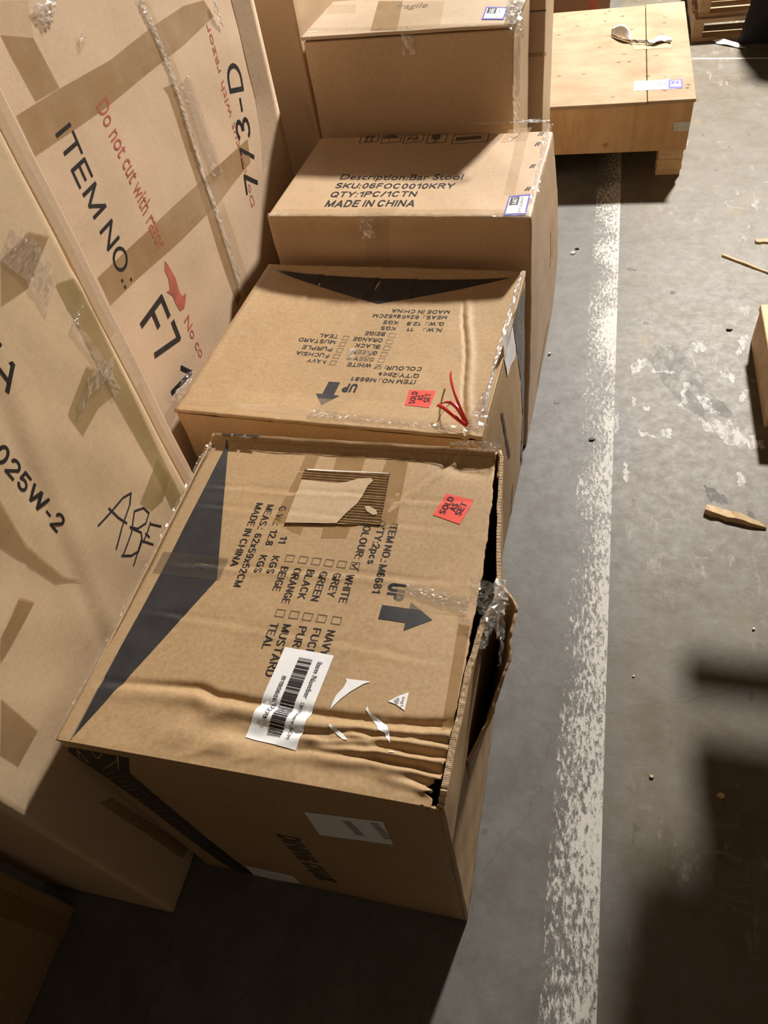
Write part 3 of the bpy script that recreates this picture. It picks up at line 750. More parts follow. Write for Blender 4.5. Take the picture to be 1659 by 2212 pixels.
# back rim with a strip of print
V, F = grid(lambda u, k: np.array([A0[0] + .006 + u * .512, A0[1] + AW - .002 - k * .010, AH + .006 + .0012 * wob(u * 20, k, 1, 3) - .006 * k * k]), lin(0, 1, 60), [0, .35, .7, 1])
mk('rim_flap', V, [f[::-1] for f in F], CARD, rootA, True)
frAr = Frame((A0[0], A0[1] + AW - .012, AH + .0072), (1, 0, 0), (0, 1, 0), (0, 0, 1))
decal('rim_print', rootA, frAr, [rct(.022, .004, .040, .0095), rct(.045, .004, .065, .0095), rct(.070, .004, .095, .0095)], INK, .0005)

# ================================================================== B: second dining chair carton
B0 = np.array([-.767, .935, 0]); Byaw = -.0506; BL, BW, BH = .619, .527, .584
Bx = np.array([math.cos(Byaw), math.sin(Byaw), 0]); By = np.array([-math.sin(Byaw), math.cos(Byaw), 0])
rootB = thing('dining_chair_carton', 'sealed sagging dining chair carton with red ribbon, behind the torn carton', 'carton', tuple(B0), 'dining chair cartons')
def hB(s, t):
    a = math.sin(math.pi * min(1, max(0, s / BL))); b_ = math.sin(math.pi * min(1, max(0, t / BW)) ** .8)
    h = .012 - .019 * (max(a, 0) ** .6) * ip(t, [0, .005, .012, .1, .3, .44, .527], [0, .4, 1, 1, .9, .6, 0])
    h += .0014 * wob(s * 5, t * 5, 1, 3)
    # crease that runs down the right side, beyond it a raised lip
    sc_ = ip(t, [0, .12, .22, .33, .42, .527], [.130, .112, .088, .070, .050, .026]) + .005 * wob(t * 26, 2, 1, 2)
    h += .0045 * rid(sc_ - s, .0035, .008) * ip(t, [.08, .16, .5], [0, 1, .8])
    for k, (s1, s2, am) in enumerate(((.33, .40, .0012), (.47, .52, .0014), (.24, .25, .0008))):
        h += am * rid(s - ip(t, [0, .5], [s1, s2]), .006, .008)
    return h
frB = Frame(B0 + Bx * BL + By * BW + np.array([0, 0, BH - .006]), -Bx, -By, (0, 0, 1), hB)
def dB(q):
    kx = math.sin(math.pi * min(1, max(0, q[1] / BW))); kz = math.sin(math.pi * min(1, max(0, q[2] / BH)))
    return np.array([.020 * kx * kz if q[0] > BL - .01 else 0, 0, 0]) + np.array([.0015, .0015, .0]) * wob(q[0] * 15 + q[1] * 12, q[2] * 15, 1, 5)
V, F = rbox(BL, BW, BH, .005, 22, ('top',), dB)
solidify(mk('body', xf(V, B0, Byaw), F, CARDB, rootB, True), .005)
V, F = grid(lambda s, t: frB.P(s, t), lin(0, .16, 80) + lin(.165, BL, 46), lin(0, .06, 16) + lin(.068, BW, 60))
solidify(mk('top_panel', V, F, CARDB, rootB, True), .0045)
pB = frB.uv((899.5, 821.8))
print_face(rootB, frB, BL, BW, ds=pB[0] - .1625, dt=pB[1] - .3708, tri=[(.606, .015), (.310, .118), (.030, .019)])
decal_px('packing_tape', rootB, frB, [[(415, 870), (400, 880), (1036, 942), (1030, 925), (690, 890)]], TAPEL, eps=.0014, maxlen=.02)
decal_px('packing_tape', rootB, frB, [[(690, 862), (745, 866), (728, 905), (672, 900)]], TAPEL, eps=.0018, maxlen=.02)
decal_px('packing_tape', rootB, frB, [[(765, 752), (800, 748), (810, 775), (775, 782)]], TAPEL, eps=.0018, maxlen=.02)
fl = lambda px, e=.003: (lambda q: frB.P(q[0], q[1], e))(frB.uv(px))
crumple('plastic_film', rootB, [fl((755, 772)), fl((762, 750))], [(.012, .004, 0), (.014, .0, 0)], .0012, 21, FILMW, 8, 4)
crumple('plastic_film', rootB, [fl((790, 765)), fl((808, 757))], [(.006, .010, 0), (.008, .012, 0)], .0012, 22, FILMW, 8, 4)
crumple('plastic_film', rootB, [fl((670, 905), .006), fl((760, 912), .004), fl((900, 928), .003), fl((1036, 942), .004)], [(0, .022, 0), (0, .014, 0), (0, .010, 0), (0, .016, 0)], .0022, 23, FILM, 70, 5, label='shiny film along the near edge')
crumple('plastic_film', rootB, [fl((376, 880), .003), fl((400, 860), .003), fl((415, 815), .002)], [(.03, .02, 0), (.03, .02, 0), (.012, .01, 0)], .0026, 24, FILM, 18, 6)
crumple('plastic_film', rootB, [fl((1032, 940), .006), fl((1038, 905), .005), fl((1050, 850), .004)], [(.034, 0, 0), (.03, 0, 0), (.008, 0, 0)], .0026, 25, FILM, 18, 6)
crumple('plastic_film', rootB, [fl((1045, 900), .003), fl((1080, 760), .004), fl((1128, 600), .004)], [(.008, 0, 0)] * 3, .0010, 26, FILMW, 60, 4, label='shiny film on the right edge')
crumple('plastic_film', rootB, [fl((672, 905), .002) + np.array([0, -.006, 0]), fl((674, 912), 0) + np.array([0, -.012, -.05]), fl((676, 920), 0) + np.array([0, -.010, -.11])], [(.03, 0, 0), (.02, 0, 0), (.012, 0, 0)], .002, 27, FILM, 14, 5)
stB, o_, e_, g_ = sticker(rootB, frB, [frB.uv(p) for p in ((884, 844), (942, 847), (928, 886), (874, 878))])
sold_words(stB, frB, o_, e_, g_, (('SOLD', .10, .90, .36), ('AS', .34, .68, .62), ('SET', .22, .80, .88)))
# red strapping ribbon
def ribbon(name, parent, pts, wdv, mat):
    V = []; F = []
    for i, p in enumerate(pts):
        p = np.array(p); V += [p - np.array(wdv) / 2, p + np.array(wdv) / 2]
        if i: n = 2 * i; F.append((n - 2, n - 1, n + 1, n))
    return solidify(mk(name, V, F, mat, parent, True), .0006)
def bez(P, n=14):
    P = [np.array(p, float) for p in P]; out = []
    for i in range(n):
        t = i / (n - 1); q = [p for p in P]
        while len(q) > 1: q = [a * (1 - t) + b * t for a, b in zip(q[:-1], q[1:])]
        out.append(q[0])
    return out
ribbon('red_ribbon', rootB, bez([fl((976, 822), .02), fl((975, 870), .05), fl((985, 905), .05), fl((1012, 938), .012)]), (.004, .002, .003), RIBBON)
ribbon('red_ribbon', rootB, bez([fl((948, 900), .022), fl((966, 915), .03), fl((985, 930), .02), fl((1010, 938), .010)]), (.004, .004, .004), RIBBON)
ribbon('red_ribbon', rootB, bez([fl((948, 902), .020), fl((975, 890), .035), fl((995, 915), .03), fl((1008, 936), .012)]), (.005, .003, .003), RIBBON)
ribbon('red_ribbon', rootB, bez([fl((946, 925), .006), fl((958, 912), .02), fl((975, 905), .03)]), (.0025, .002, .003), INK)
# right wall: dark band with hatch, pale label, smudged lettering
frBr = Frame(B0 + Bx * BL, By, (0, 0, 1), Bx, lambda u, v: dB(np.array([BL, u, v]))[0])
bB = decal_px('printed_band', rootB, frBr, [[(1132, 620), (1131, 900), (1128, 1010), (1121, 985), (1108, 740), (1107, 685)]], INKG, eps=.002, label='black printed band on the right wall')
hp = []
for i in range(20):
    y = 690 + i * 14; hp += stroke([frBr.uv((1117 + i * .3, y)), frBr.uv((1123 + i * .25, y - 9))], .003)
decal('hatch_pattern', bB, frBr, hp, INKY, .003)
decal_px('shipping_label', rootB, frBr, [[(1107, 684), (1106, 765), (1089, 812), (1086, 738)]], PAPER, eps=.0025)
for pl in ([(1077, 890), (1080, 935), (1084, 985), (1081, 985), (1077, 935), (1074, 892)], [(1091, 1040), (1096, 1110), (1094, 1110), (1089, 1045)]): decal_px('smudged_lettering', rootB, frBr, [pl], INKF, eps=.002)

# ================================================================== C: bar stool carton
C0 = np.array([-.732, 1.502, 0]); Cyaw = -.042; CL, CW, CH = .617, .412, .690
Cx = np.array([math.cos(Cyaw), math.sin(Cyaw), 0]); Cy = np.array([-math.sin(Cyaw), math.cos(Cyaw), 0])
rootC = thing('bar_stool_carton', 'tan bar stool carton with blue-edged tag at its right corner', 'carton', tuple(C0))
def dC(q):
    kz = math.sin(math.pi * min(1, max(0, q[2] / CH))); ky = math.sin(math.pi * min(1, max(0, q[1] / CW))); kx = math.sin(math.pi * min(1, max(0, q[0] / CL)))
    d = np.array([0., 0., 0.])
    if q[0] > CL - .02: d[0] += .022 * kz * ip(q[1], [0, .1, CW], [.15, .5, 1.2])
    if q[1] < .01: d[1] += .006 * kx * kz + .003 * math.sin(q[2] * 70 + 2 * wob(q[0] * 4, 1, 1, 2)) * kx * ip(q[2], [.45, .6, .66, .69], [.3, 1, .7, 0])
    if q[2] > CH - .01: d[2] += -.005 * kx * ky
    return d + .0013 * wob(q[0] * 14 + q[1] * 8, q[2] * 14, 1, 1)
V, F = rbox(CL, CW, CH, .006, 44, (), dC)
mk('body', xf(V, C0, Cyaw), F, CARDC, rootC, True)
frC = Frame(C0 + np.array([0, 0, CH]), Cx, Cy, (0, 0, 1), lambda u, v: dC(np.array([u, v, CH]))[2])
frCf = Frame(C0, Cx, (0, 0, 1), -Cy, lambda u, v: -dC(np.array([u, 0.0, v]))[1]); frCr = Frame(C0 + Cx * CL, Cy, (0, 0, 1), Cx, lambda u, v: dC(np.array([CL, u, v]))[0])
text_px('printed_lettering', rootC, frC, [('Description:Bar Stool', (733, 385), (998, 384), (736, 374), .004), ('SKU:06FOC0010KRY', (722, 404), (980, 404), (725, 393), .008), ('QTY:1PC/1CTN', (711, 424), (898, 422), (715, 412), .008), ('MADE IN CHINA', (700, 446), (894, 445), (704, 431), .010)], INK, .0014, label='black bar stool lettering')
ICS = []
for (xa, xb) in ((776, 815), (822, 865), (870, 912), (920, 962), (975, 1052)):
    k = [frC.uv(p) for p in ((xa, 309), (xb, 305), (xb + 5, 288), (xa + 6, 291))]
    ICS.append([])
    for a, b_ in zip(k, k[1:] + k[:1]): ICS[-1] += stroke([a, b_], .002)
def icp(*p): return [frC.uv(q) for q in p]
ICS[0] += stroke(icp((790, 305), (795, 294)), .004) + stroke(icp((801, 305), (806, 294)), .004) + [icp((786, 298), (795, 293), (801, 297)), icp((799, 298), (806, 292), (812, 297))] + stroke(icp((786, 306), (808, 305)), .002)
ICS[1] += [icp((826, 299), (834, 293), (848, 291), (858, 294), (861, 298))] + stroke(icp((842, 300), (839, 305)), .002)
ICS[2] += stroke(icp((880, 303), (886, 294), (900, 293), (903, 300), (890, 304)), .003) + stroke(icp((885, 299), (900, 298)), .005)
ICS[3] += [icp((931, 299), (934, 291), (952, 290), (951, 298), (942, 301))] + stroke(icp((941, 300), (939, 305)), .002) + stroke(icp((933, 306), (947, 305)), .002)
ICS[4] += [icp((983, 303), (986, 296), (1040, 293), (1040, 299))]
for ic in ICS: decal('handling_symbol', rootC, frC, ic, INKF, .0014, label='faint printed handling symbol')
decal_px('packing_tape', rootC, frC, [[(590, 462), (1125, 462), (1128, 452), (1140, 455), (1145, 469), (580, 467)], [(590, 462), (600, 450), (1010, 451), (1130, 452), (1125, 462)]], TAPEL, eps=.0016)
decal_px('packing_tape', rootC, frC, [[(1118, 285), (1142, 283), (1112, 420), (1088, 420)]], TAPEL, eps=.0016)
decal_px('packing_tape', rootC, frC, [[(1100, 280), (1150, 276), (1138, 302), (1080, 308)]], TAPEL, eps=.0018)
decal_px('packing_tape', rootC, frC, [[(776, 448), (860, 446), (850, 468), (770, 468)]], TAPEL, eps=.0020)
for (x, y) in ((1161, 311), (1150, 358), (1140, 408), (1168, 290)):
    dots = stroke(icp((x - 5, y + 3), (x + 1, y - 3)), .0035) + stroke(icp((x + 1, y + 3), (x + 6, y - 3)), .0035)
    decal('arrow_mark', rootC, frC, dots, INK, .002)
gl = lambda px, e=.003: (lambda q: frC.P(q[0], q[1], e))(frC.uv(px))
crumple('plastic_film', rootC, [gl((1010, 271)), gl((1090, 268), .004), gl((1150, 266), .005), gl((1188, 266), .004)], [(0, .004, 0), (0, .010, 0), (.0, .018, 0), (0, .018, 0)], .0024, 31, FILMW, 34, 6, label='bunched film on the far corner')
crumple('plastic_film', rootC, [gl((1186, 270), .003), gl((1172, 340), .002), gl((1152, 440), .003)], [(.02, 0, 0), (.014, 0, 0), (.018, 0, 0)], .0016, 32, FILM, 44, 5)
crumple('plastic_film', rootC, [gl((580, 466), .003), gl((700, 466), .002), gl((800, 467), .004), gl((1000, 467), .002), gl((1146, 468), .004)], [(0, .012, 0), (0, .006, 0), (0, .014, 0), (0, .006, 0), (0, .02, .004)], .0018, 33, FILM, 80, 5, label='shiny film along the near edge')
crumple('plastic_film', rootC, [gl((1105, 300), .004), gl((1130, 285), .004)], [(.01, .02, 0), (.01, .02, 0)], .0025, 34, FILMW, 8, 5)
crumple('plastic_film', rootC, [gl((790, 470), .0) - Cy * .008, gl((793, 478), -.04) - Cy * .006], [(.04, 0, 0), (.03, 0, 0)], .002, 35, FILM, 8, 6)
def tag(root, fr, c4, num, small):
    t = decal_px('stock_tag', root, fr, [c4], BLUE, eps=.0024, label='blue-edged stock tag')
    c = [fr.uv(p) for p in c4]
    q = lambda a, b: (c[0] * (1 - a) + c[1] * a) * (1 - b) + (c[3] * (1 - a) + c[2] * a) * b
    decal('tag_paper', t, fr, [[q(.07, .09), q(.93, .09), q(.93, .91), q(.07, .91)]], PAPER, .0030)
    decal('tag_block', t, fr, [[q(.12, .10), q(.52, .10), q(.52, .50), q(.12, .50)]], INK, .0036)
    text('tag_number', t, fr, [(num, q(.46, .47), q(.46, .13), np.linalg.norm(c[1] - c[0]) * .24, .01)], PAPER, .0042)
    text('tag_lettering', t, fr, [(small, q(.74, .86), q(.74, .14), np.linalg.norm(c[1] - c[0]) * .13, 0)], PAPERG, .0042)
tag(rootC, frC, [(1100, 423), (1146, 420), (1136, 465), (1087, 466)], '6467', 'PV9 SD30447')
decal_px('packing_tape', rootC, frCf, [[(786, 472), (840, 472), (842, 570), (794, 570)]], TAPEL, eps=.0012)
for pl in ([(1176, 500), (1182, 470), (1177, 560), (1172, 580)], [(1170, 700), (1173, 690), (1165, 780), (1158, 840), (1160, 790)]): decal_px('side_streak', rootC, frCr, [pl], LINER, eps=.0014)  # thin liner-coloured streaks down the right wall

# ================================================================== D: carton marked fragile
D0 = np.array([-.736, 1.983, 0]); Dyaw = -.052; DL, DW, DH = .534, .27, .908
Dx = np.array([math.cos(Dyaw), math.sin(Dyaw), 0]); Dy = np.array([-math.sin(Dyaw), math.cos(Dyaw), 0])
rootD = thing('fragile_carton', 'tan carton with fragile print and film-wrapped corner behind the bar stool carton', 'carton', tuple(D0))
V, F = rbox(DL, DW, DH - .012, .005, 14, (), lambda q: np.array([.0012, .0015, 0]) * wob(q[0] * 16, q[2] * 14, 1, 3) + (np.array([0, .003 * math.sin(q[2] * 60), 0]) if q[1] < .01 and q[2] > .75 else 0))
mk('body', xf(V, D0, Dyaw), F, CARDC, rootD, True)
dD = lambda q: np.array([0, 0, .0016 * wob(q[0] * 5, q[1] * 5, 1, 2)])
V, F = rbox(DL + .008, DW, .008, .002, 34, (), dD)
mk('top_flap', xf(V, D0 + np.array([-.004, -.004, DH - .008]), Dyaw), F, CARDD, rootD, True)
frD = Frame(D0 + np.array([0, 0, DH]), Dx, Dy, (0, 0, 1), lambda u, v: dD(np.array([u + .004, v + .004, .008]))[2])
text_px('printed_lettering', rootD, frD, [('fragile', (852, 20), (921, 16), (853, 10), .005)], INKF, .001, label='faded word fragile')
decal_px('packing_tape', rootD, frD, [[(818, 2), (870, 2), (858, 66), (800, 68)]], TAPE, eps=.0008)
decal_px('packing_tape', rootD, frD, [[(852, 2), (960, 2), (950, 62), (845, 66)]], TAPEL, eps=.0014)
decal_px('packing_tape', rootD, frD, [[(715, 10), (770, 9), (768, 28), (705, 30)], [(670, 60), (1100, 48), (1098, 56), (665, 68)]], TAPEL, eps=.0012)
tag(rootD, frD, [(1050, 15), (1098, 16), (1088, 43), (1040, 43)], '6466', 'PV9 SD30447')
hl = lambda px, e=.003: (lambda q: frD.P(q[0], q[1], e))(frD.uv(px))
crumple('plastic_film', rootD, [hl((1108, 50), .004), hl((1112, 25), .006), hl((1118, 2), .006)], [(.035, 0, 0), (.04, 0, 0), (.04, 0, 0)], .0045, 41, FILMW, 22, 8, label='bunched cloudy film on the right edge')
crumple('plastic_film', rootD, [hl((1100, 54), .004), hl((1118, 54), .0), hl((1132, 56), -.008)], [(0, .02, .02), (0, .02, .035), (0, .01, .025)], .003, 42, FILMW, 14, 8)
cR = D0 + Dx * DL
crumple('plastic_film', rootD, [cR + np.array([.004, .006, DH - .03]), cR + np.array([.006, .006, .75]), cR + np.array([.006, .006, .66])], [(.022, .010, 0), (.018, .008, 0), (.018, .008, 0)], .0012, 43, FILMW, 20, 5, label='film wrapped down the front right corner')
crumple('plastic_film', rootD, [hl((665, 70), .002), hl((860, 63), .003), hl((1090, 56), .003)], [(0, .006, 0)] * 3, .0012, 44, FILM, 70, 4)
crumple('plastic_film', rootD, [hl((876, 62), .004), hl((880, 66), 0) - np.array([0, .006, .01]), hl((880, 66), -.05) - np.array([0, .006, 0])], [(.03, 0, 0)] * 3, .002, 45, FILM, 8, 6)

# ================================================================== plain tall cartons behind
def carton(name, label, x0, x1, y0, y1, h, mat, yaw=0.0, k=0, n=10, r=.006):
    root = thing(name, label, 'carton', (x0, y0, 0))
    V, F = rbox(x1 - x0, y1 - y0, h, r, n * 2, (), lambda q: np.array([.002, .002, 0]) * wob(q[0] * 4 + q[1] * 3, q[2] * 4, 1, k))
    mk('body', xf(V, (x0, y0, 0), yaw), F, mat, root, True)
    return root
rE = carton('tall_carton', 'plain brown carton standing right behind the fragile carton, beside the plywood crate', -.50, -.153, 2.30, 2.67, .96, CARDC, k=4)
frE = Frame((-.50, 2.30, 0), (1, 0, 0), (0, 0, 1), (0, -1, 0), lambda u, v: -.002 * wob(u * 4, v * 4, 1, 4))
decal_px('flap_seam', rE, frE, [[(1128, 24), (1180, 21), (1180, 24), (1128, 27)]], INKF, eps=.001)
decal_px('packing_tape', rE, frE, [[(1128, 116), (1180, 112), (1180, 121), (1128, 124)]], TAPE, eps=.001)
rI = carton('tall_carton', 'tall brown carton with shaded front, left of the fragile carton', -1.05, -.767, 2.05, 2.75, 1.12, CARDC, k=6)
frI = Frame((-1.05, 2.05, 0), (1, 0, 0), (0, 0, 1), (0, -1, 0), lambda u, v: -.002 * wob(u * 4, v * 4, 1, 6))
decal_px('packing_tape', rI, frI, [[(655, 222), (668, 226), (683, 285), (672, 290)]], TAPEL, eps=.001)
rJ = carton('dark_carton', 'dark red-brown carton at the top, behind the plywood crate', -.42, .025, 4.40, 4.8, .55, CARDR, k=2)
frJ = Frame((-.42, 4.40, 0), (1, 0, 0), (0, 0, 1), (0, -1, 0), lambda u, v: -.002 * wob(u * 4, v * 4, 1, 2))
decal_px('red_stripe', rJ, frJ, [[(1272, 0), (1290, 0), (1291, 30), (1274, 30)]], INKR, eps=.001)

# ================================================================== F: tall carton marked ITEM NO. on the left
FX = -.80
rootF = thing('tall_flat_carton', 'tall carton marked ITEM NO. F71 with red warning, along the left side', 'carton', (FX - .25, .82, 0), 'tall cartons lining the left side')
def foldy(z): return ip(z, [0, .35, .5, .65, .716, .85, 1.0, 2.0], [1.60, 1.58, 1.60, 1.635, 1.70, 1.752, 1.757, 1.757])
FH = 1.62
def F_face(k, z):
    yf = foldy(z)
    if k <= 1: y = .822 + (yf - .822) * k; x = FX + .0018 * wob(y * 4, z * 4, 1, 2)
    else: y = yf + (1.83 - yf) * (k - 1); x = FX + .022 * (k - 1)
    return np.array([x, y, z])
ksF = lin(0, 1, 60) + lin(1.02, 2, 6)
zsF = lin(.002, FH, 90)
V, F = grid(F_face, ksF, zsF)
nV = len(V); nb = len(V)
# close the box behind the bowed face
cx = FX - .25
ring = [(cx, 1.83), (cx, .822)]
for z in (.002, FH):
    for (x, y) in ring: V.append(np.array([x, y, z]))
nk = len(ksF); b0, b1 = 0, nk - 1; t0, t1 = nk * (len(zsF) - 1), nk * len(zsF) - 1
bl, bf, tl, tf = nV, nV + 1, nV + 2, nV + 3
F += [tuple([bf, tf] + [j * nk for j in range(len(zsF) - 1, -1, -1)][:]), tuple([bl] + [j * nk + nk - 1 for j in range(len(zsF))][::1] + [tl])[::-1], (bl, tl, tf, bf), tuple([tf, tl] + [t0 + i for i in range(nk - 1, -1, -1)]), tuple([bl, bf] + list(range(nk)))]
nq = (nk - 1) * (len(zsF) - 1)
fb = mk('body', V, F, CARDF, rootF, False)
for p_ in list(fb.data.polygons)[:nq]:
    p_.use_smooth = p_.index % (nk - 1) < 58 or p_.index % (nk - 1) > 60
frF = Frame((FX, .80, 0), (0, 1, 0), (0, 0, 1), (1, 0, 0), lambda u, v: .0018 * wob((u + .8) * 4, v * 4, 1, 2))
text_px('printed_lettering', rootF, frF, [('ITEM NO.:', (118, 290), (270, 625), (152, 268), .001), ('F', (300, 700), (322, 748), (352, 643), .004), ('7', (326, 756), (345, 800), (378, 697), .004)], INK, .0012, label='black item number print')
decal('printed_digit', rootF, frF, stroke([frF.uv(p) for p in ((392, 795), (412, 805), (372, 848))], .011), INK, .0012)
text_px('printed_lettering', rootF, frF, [('773-D', (560, 408), (518, 134), (530, 405), .002)], INK, .0012)
text_px('warning_lettering', rootF, frF, [('Do not cut with razor', (207, 230), (343, 545), (232, 212), .004), ('No co', (397, 695), (432, 775), (410, 687), .004)], INKR, .0012, label='red warning print')
text_px('warning_lettering', rootF, frF, [('Do not cut with razor', (551, 440), (451, 48), (543, 443), 0)], INKR, .0012)
decal_px('knife_symbol', rootF, frF, [[(355, 563), (362, 572), (378, 602), (386, 630), (393, 640), (401, 632), (400, 650), (397, 666), (388, 672), (378, 655), (372, 640), (358, 630), (366, 626), (362, 600), (355, 585)]], INKR, eps=.0012, label='red knife symbol')
for pl in ([(34, 250), (76, 338), (230, 232), (330, 150), (400, 95), (462, 35), (440, 0), (398, 12), (325, 60), (240, 128), (130, 190)],
           [(210, 600), (238, 660), (300, 600), (390, 520), (470, 440), (541, 350), (535, 300), (455, 372), (380, 440), (300, 515)],
           [(0, 75), (70, 82), (128, 190), (76, 220), (20, 118)], [(352, 190), (362, 205), (420, 380), (480, 570), (512, 660), (520, 640), (490, 540), (430, 350), (375, 180)]):
    decal_px('packing_tape', rootF, frF, [pl], TAPE, eps=.0008)
decal_px('packing_tape', rootF, frF, [[(288, 0), (318, 60), (362, 150), (400, 260), (450, 390), (505, 560), (530, 640), (545, 632), (505, 500), (440, 320), (385, 150), (330, 20), (322, 0)]], TAPEL, eps=.0014)
il = lambda px, e=.003: (lambda q: frF.P(q[0], q[1], e))(frF.uv(px))
crumple('plastic_film', rootF, [il(p) for p in ((300, 0), (330, 65), (365, 150), (400, 260), (435, 370), (480, 500), (515, 610))], [(0, .016, 0)] * 7, .0014, 51, FILMW, 90, 4, label='long strip of shiny film')
crumple('plastic_film', rootF, [il(p) for p in ((395, 170), (430, 270), (470, 380))], [(0, .05, 0)] * 3, .0008, 52, FILM, 30, 8)
crumple('plastic_film', rootF, [il((452, 0), .01), il((460, 25), .008), il((478, 60), .004)], [(0, .02, 0), (0, .02, 0), (0, .008, 0)], .0014, 53, FILMW, 12, 5)
crumple('plastic_film', rootF, [il((88, 0), .007), il((98, 30), .006), il((102, 58), .003)], [(0, .07, 0), (0, .05, 0), (0, .01, 0)], .0022, 54, FILMW, 12, 8)
crumple('plastic_film', rootF, [il((165, 80), .004), il((178, 92), .004)], [(0, .018, .01), (0, .018, .01)], .002, 55, FILM, 8, 5)
for pl in ([(0, 0), (60, 0), (72, 85), (0, 70)],):
    decal_px('packing_tape', rootF, frF, [pl], TAPEL, eps=.0012)

# thin flat carton edge between F and G
rT = thing('thin_flat_carton', 'thin flat carton on edge, wedged between the two tall left cartons', 'carton', (-1.2, .764, 0))
V, F = rbox(.52, .036, 1.5, .003, 14, (), lambda q: np.array([.002, .0012, 0]) * wob(q[0] * 5, q[2] * 14, 1, 3))
mk('body', xf(V, (-1.2, .764, 0)), F, CARDF, rT, True)
frT = Frame((-.68, .764, 0), (0, 1, 0), (0, 0, 1), (1, 0, 0), lambda u, v: .002 * wob(.52 * 5, v * 14, 1, 3))
decal('packing_tape', rT, frT, [rct(.002, .3, .020, 1.45)], TAPEL, .0008, .2)

# ================================================================== G: tall carton with 025W-2 and handwriting
GX = -.662
rootG = thing('tall_flat_carton', 'tall carton marked 025W-2 with handwritten letters, left of the torn carton', 'carton', (GX - .3, .162, 0), 'tall cartons lining the left side')
def dG(q):
    d = np.array([.0, .0, .0])
    if q[0] > .29: d[0] = .0025 * wob(q[1] * 4, q[2] * 3, 1, 4) - .0016 * rid(q[2] - ip(q[1], [0, .35, .6], [.72, .86, 1.02]), .012, .02) + .0011 * rid(q[1] - .30 - .25 * (q[2] - .7), .015, .02)
    return d
V, F = rbox(.3, .586, 1.5, .008, 84, (), dG)
mk('body', xf(V, (GX - .3, .162, 0)), F, CARDG, rootG, True)
frG = Frame((GX, .162, 0), (0, 1, 0), (0, 0, 1), (1, 0, 0), lambda u, v: dG(np.array([.3, u, v]))[0])
text_px('printed_lettering', rootG, frG, [('FA', (-62, 742), (18, 851), (-20, 714), .006), ('025W-2', (-16, 985), (125, 1153), (11, 958), .006)], INK, .001, label='black model number print')
hw = []
for st in ([(212, 1135), (240, 1105), (265, 1075), (282, 1065), (280, 1090), (262, 1140), (250, 1185)], [(235, 1098), (255, 1118), (273, 1130)],
           [(290, 1105), (283, 1150), (265, 1198)], [(290, 1104), (310, 1097), (322, 1108), (315, 1130), (296, 1142), (280, 1138)], [(282, 1140), (304, 1150), (306, 1168), (298, 1190), (282, 1200), (262, 1200)],
           [(325, 1128), (318, 1150), (308, 1170)], [(326, 1132), (348, 1137)], [(314, 1152), (322, 1160)], [(309, 1169), (330, 1176)], [(304, 1165), (288, 1220)]):
    hw += stroke([frG.uv(p) for p in st], .0034)
decal('handwriting', rootG, frG, hw, MARK, .001, label='handwritten marker letters')
for pl in ([(160, 600), (120, 612), (240, 850), (330, 1010), (372, 1098), (398, 1085), (300, 880), (205, 680)], [(185, 790), (145, 895), (178, 940), (212, 880), (248, 850), (222, 805)], [(340, 990), (302, 1085), (328, 1102), (352, 1080), (366, 1030)]):
    decal_px('packing_tape', rootG, frG, [pl], TAPEG, eps=.002)
for pl in ([(0, 560), (0, 660), (60, 620), (105, 510), (60, 500)], [(0, 1375), (40, 1290), (75, 1300), (20, 1400), (0, 1430)], [(0, 1080), (60, 1180), (140, 1245), (180, 1255), (120, 1260), (0, 1180)]):
    decal_px('packing_tape', rootG, frG, [pl], TAPE, eps=.002)
decal_px('packing_tape', rootG, frG, [[(0, 1508), (80, 1578), (38, 1655), (0, 1630)]], TAPE, eps=.0012)
jl = lambda px, e=.003: (lambda q: frG.P(q[0], q[1], e))(frG.uv(px))
crumple('plastic_film', rootG, [jl((170, 665)), jl((155, 700)), jl((215, 785)), jl((250, 850))], [(0, .02, 0)] * 4, .0009, 61, FILM, 26, 5)
crumple('plastic_film', rootG, [jl((8, 520)), jl((60, 560)), jl((110, 640))], [(0, .05, .02)] * 3, .0009, 62, FILM, 24, 9)
crumple('plastic_film', rootG, [jl((165, 890)), jl((190, 830)), jl((240, 790))], [(0, .02, .02)] * 3, .0014, 63, FILM, 14, 5)
decal_px('faint_print', rootG, frG, [[(215, 1735), (240, 1722), (410, 1832), (395, 1855)]], TAPE, eps=.001)

# K: carton at the lower left, its unseen part made tall and long to block ambient light
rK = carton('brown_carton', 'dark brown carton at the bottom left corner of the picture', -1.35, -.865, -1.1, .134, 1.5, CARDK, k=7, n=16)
frK = Frame((-.865, -1.1, 0), (0, 1, 0), (0, 0, 1), (1, 0, 0), lambda u, v: .002 * wob(.485 * 4 + u * 3, v * 4, 1, 7))
decal('packing_tape', rK, frK, [rct(1.175, .0, 1.212, .8)], TAPE, .001, .05)

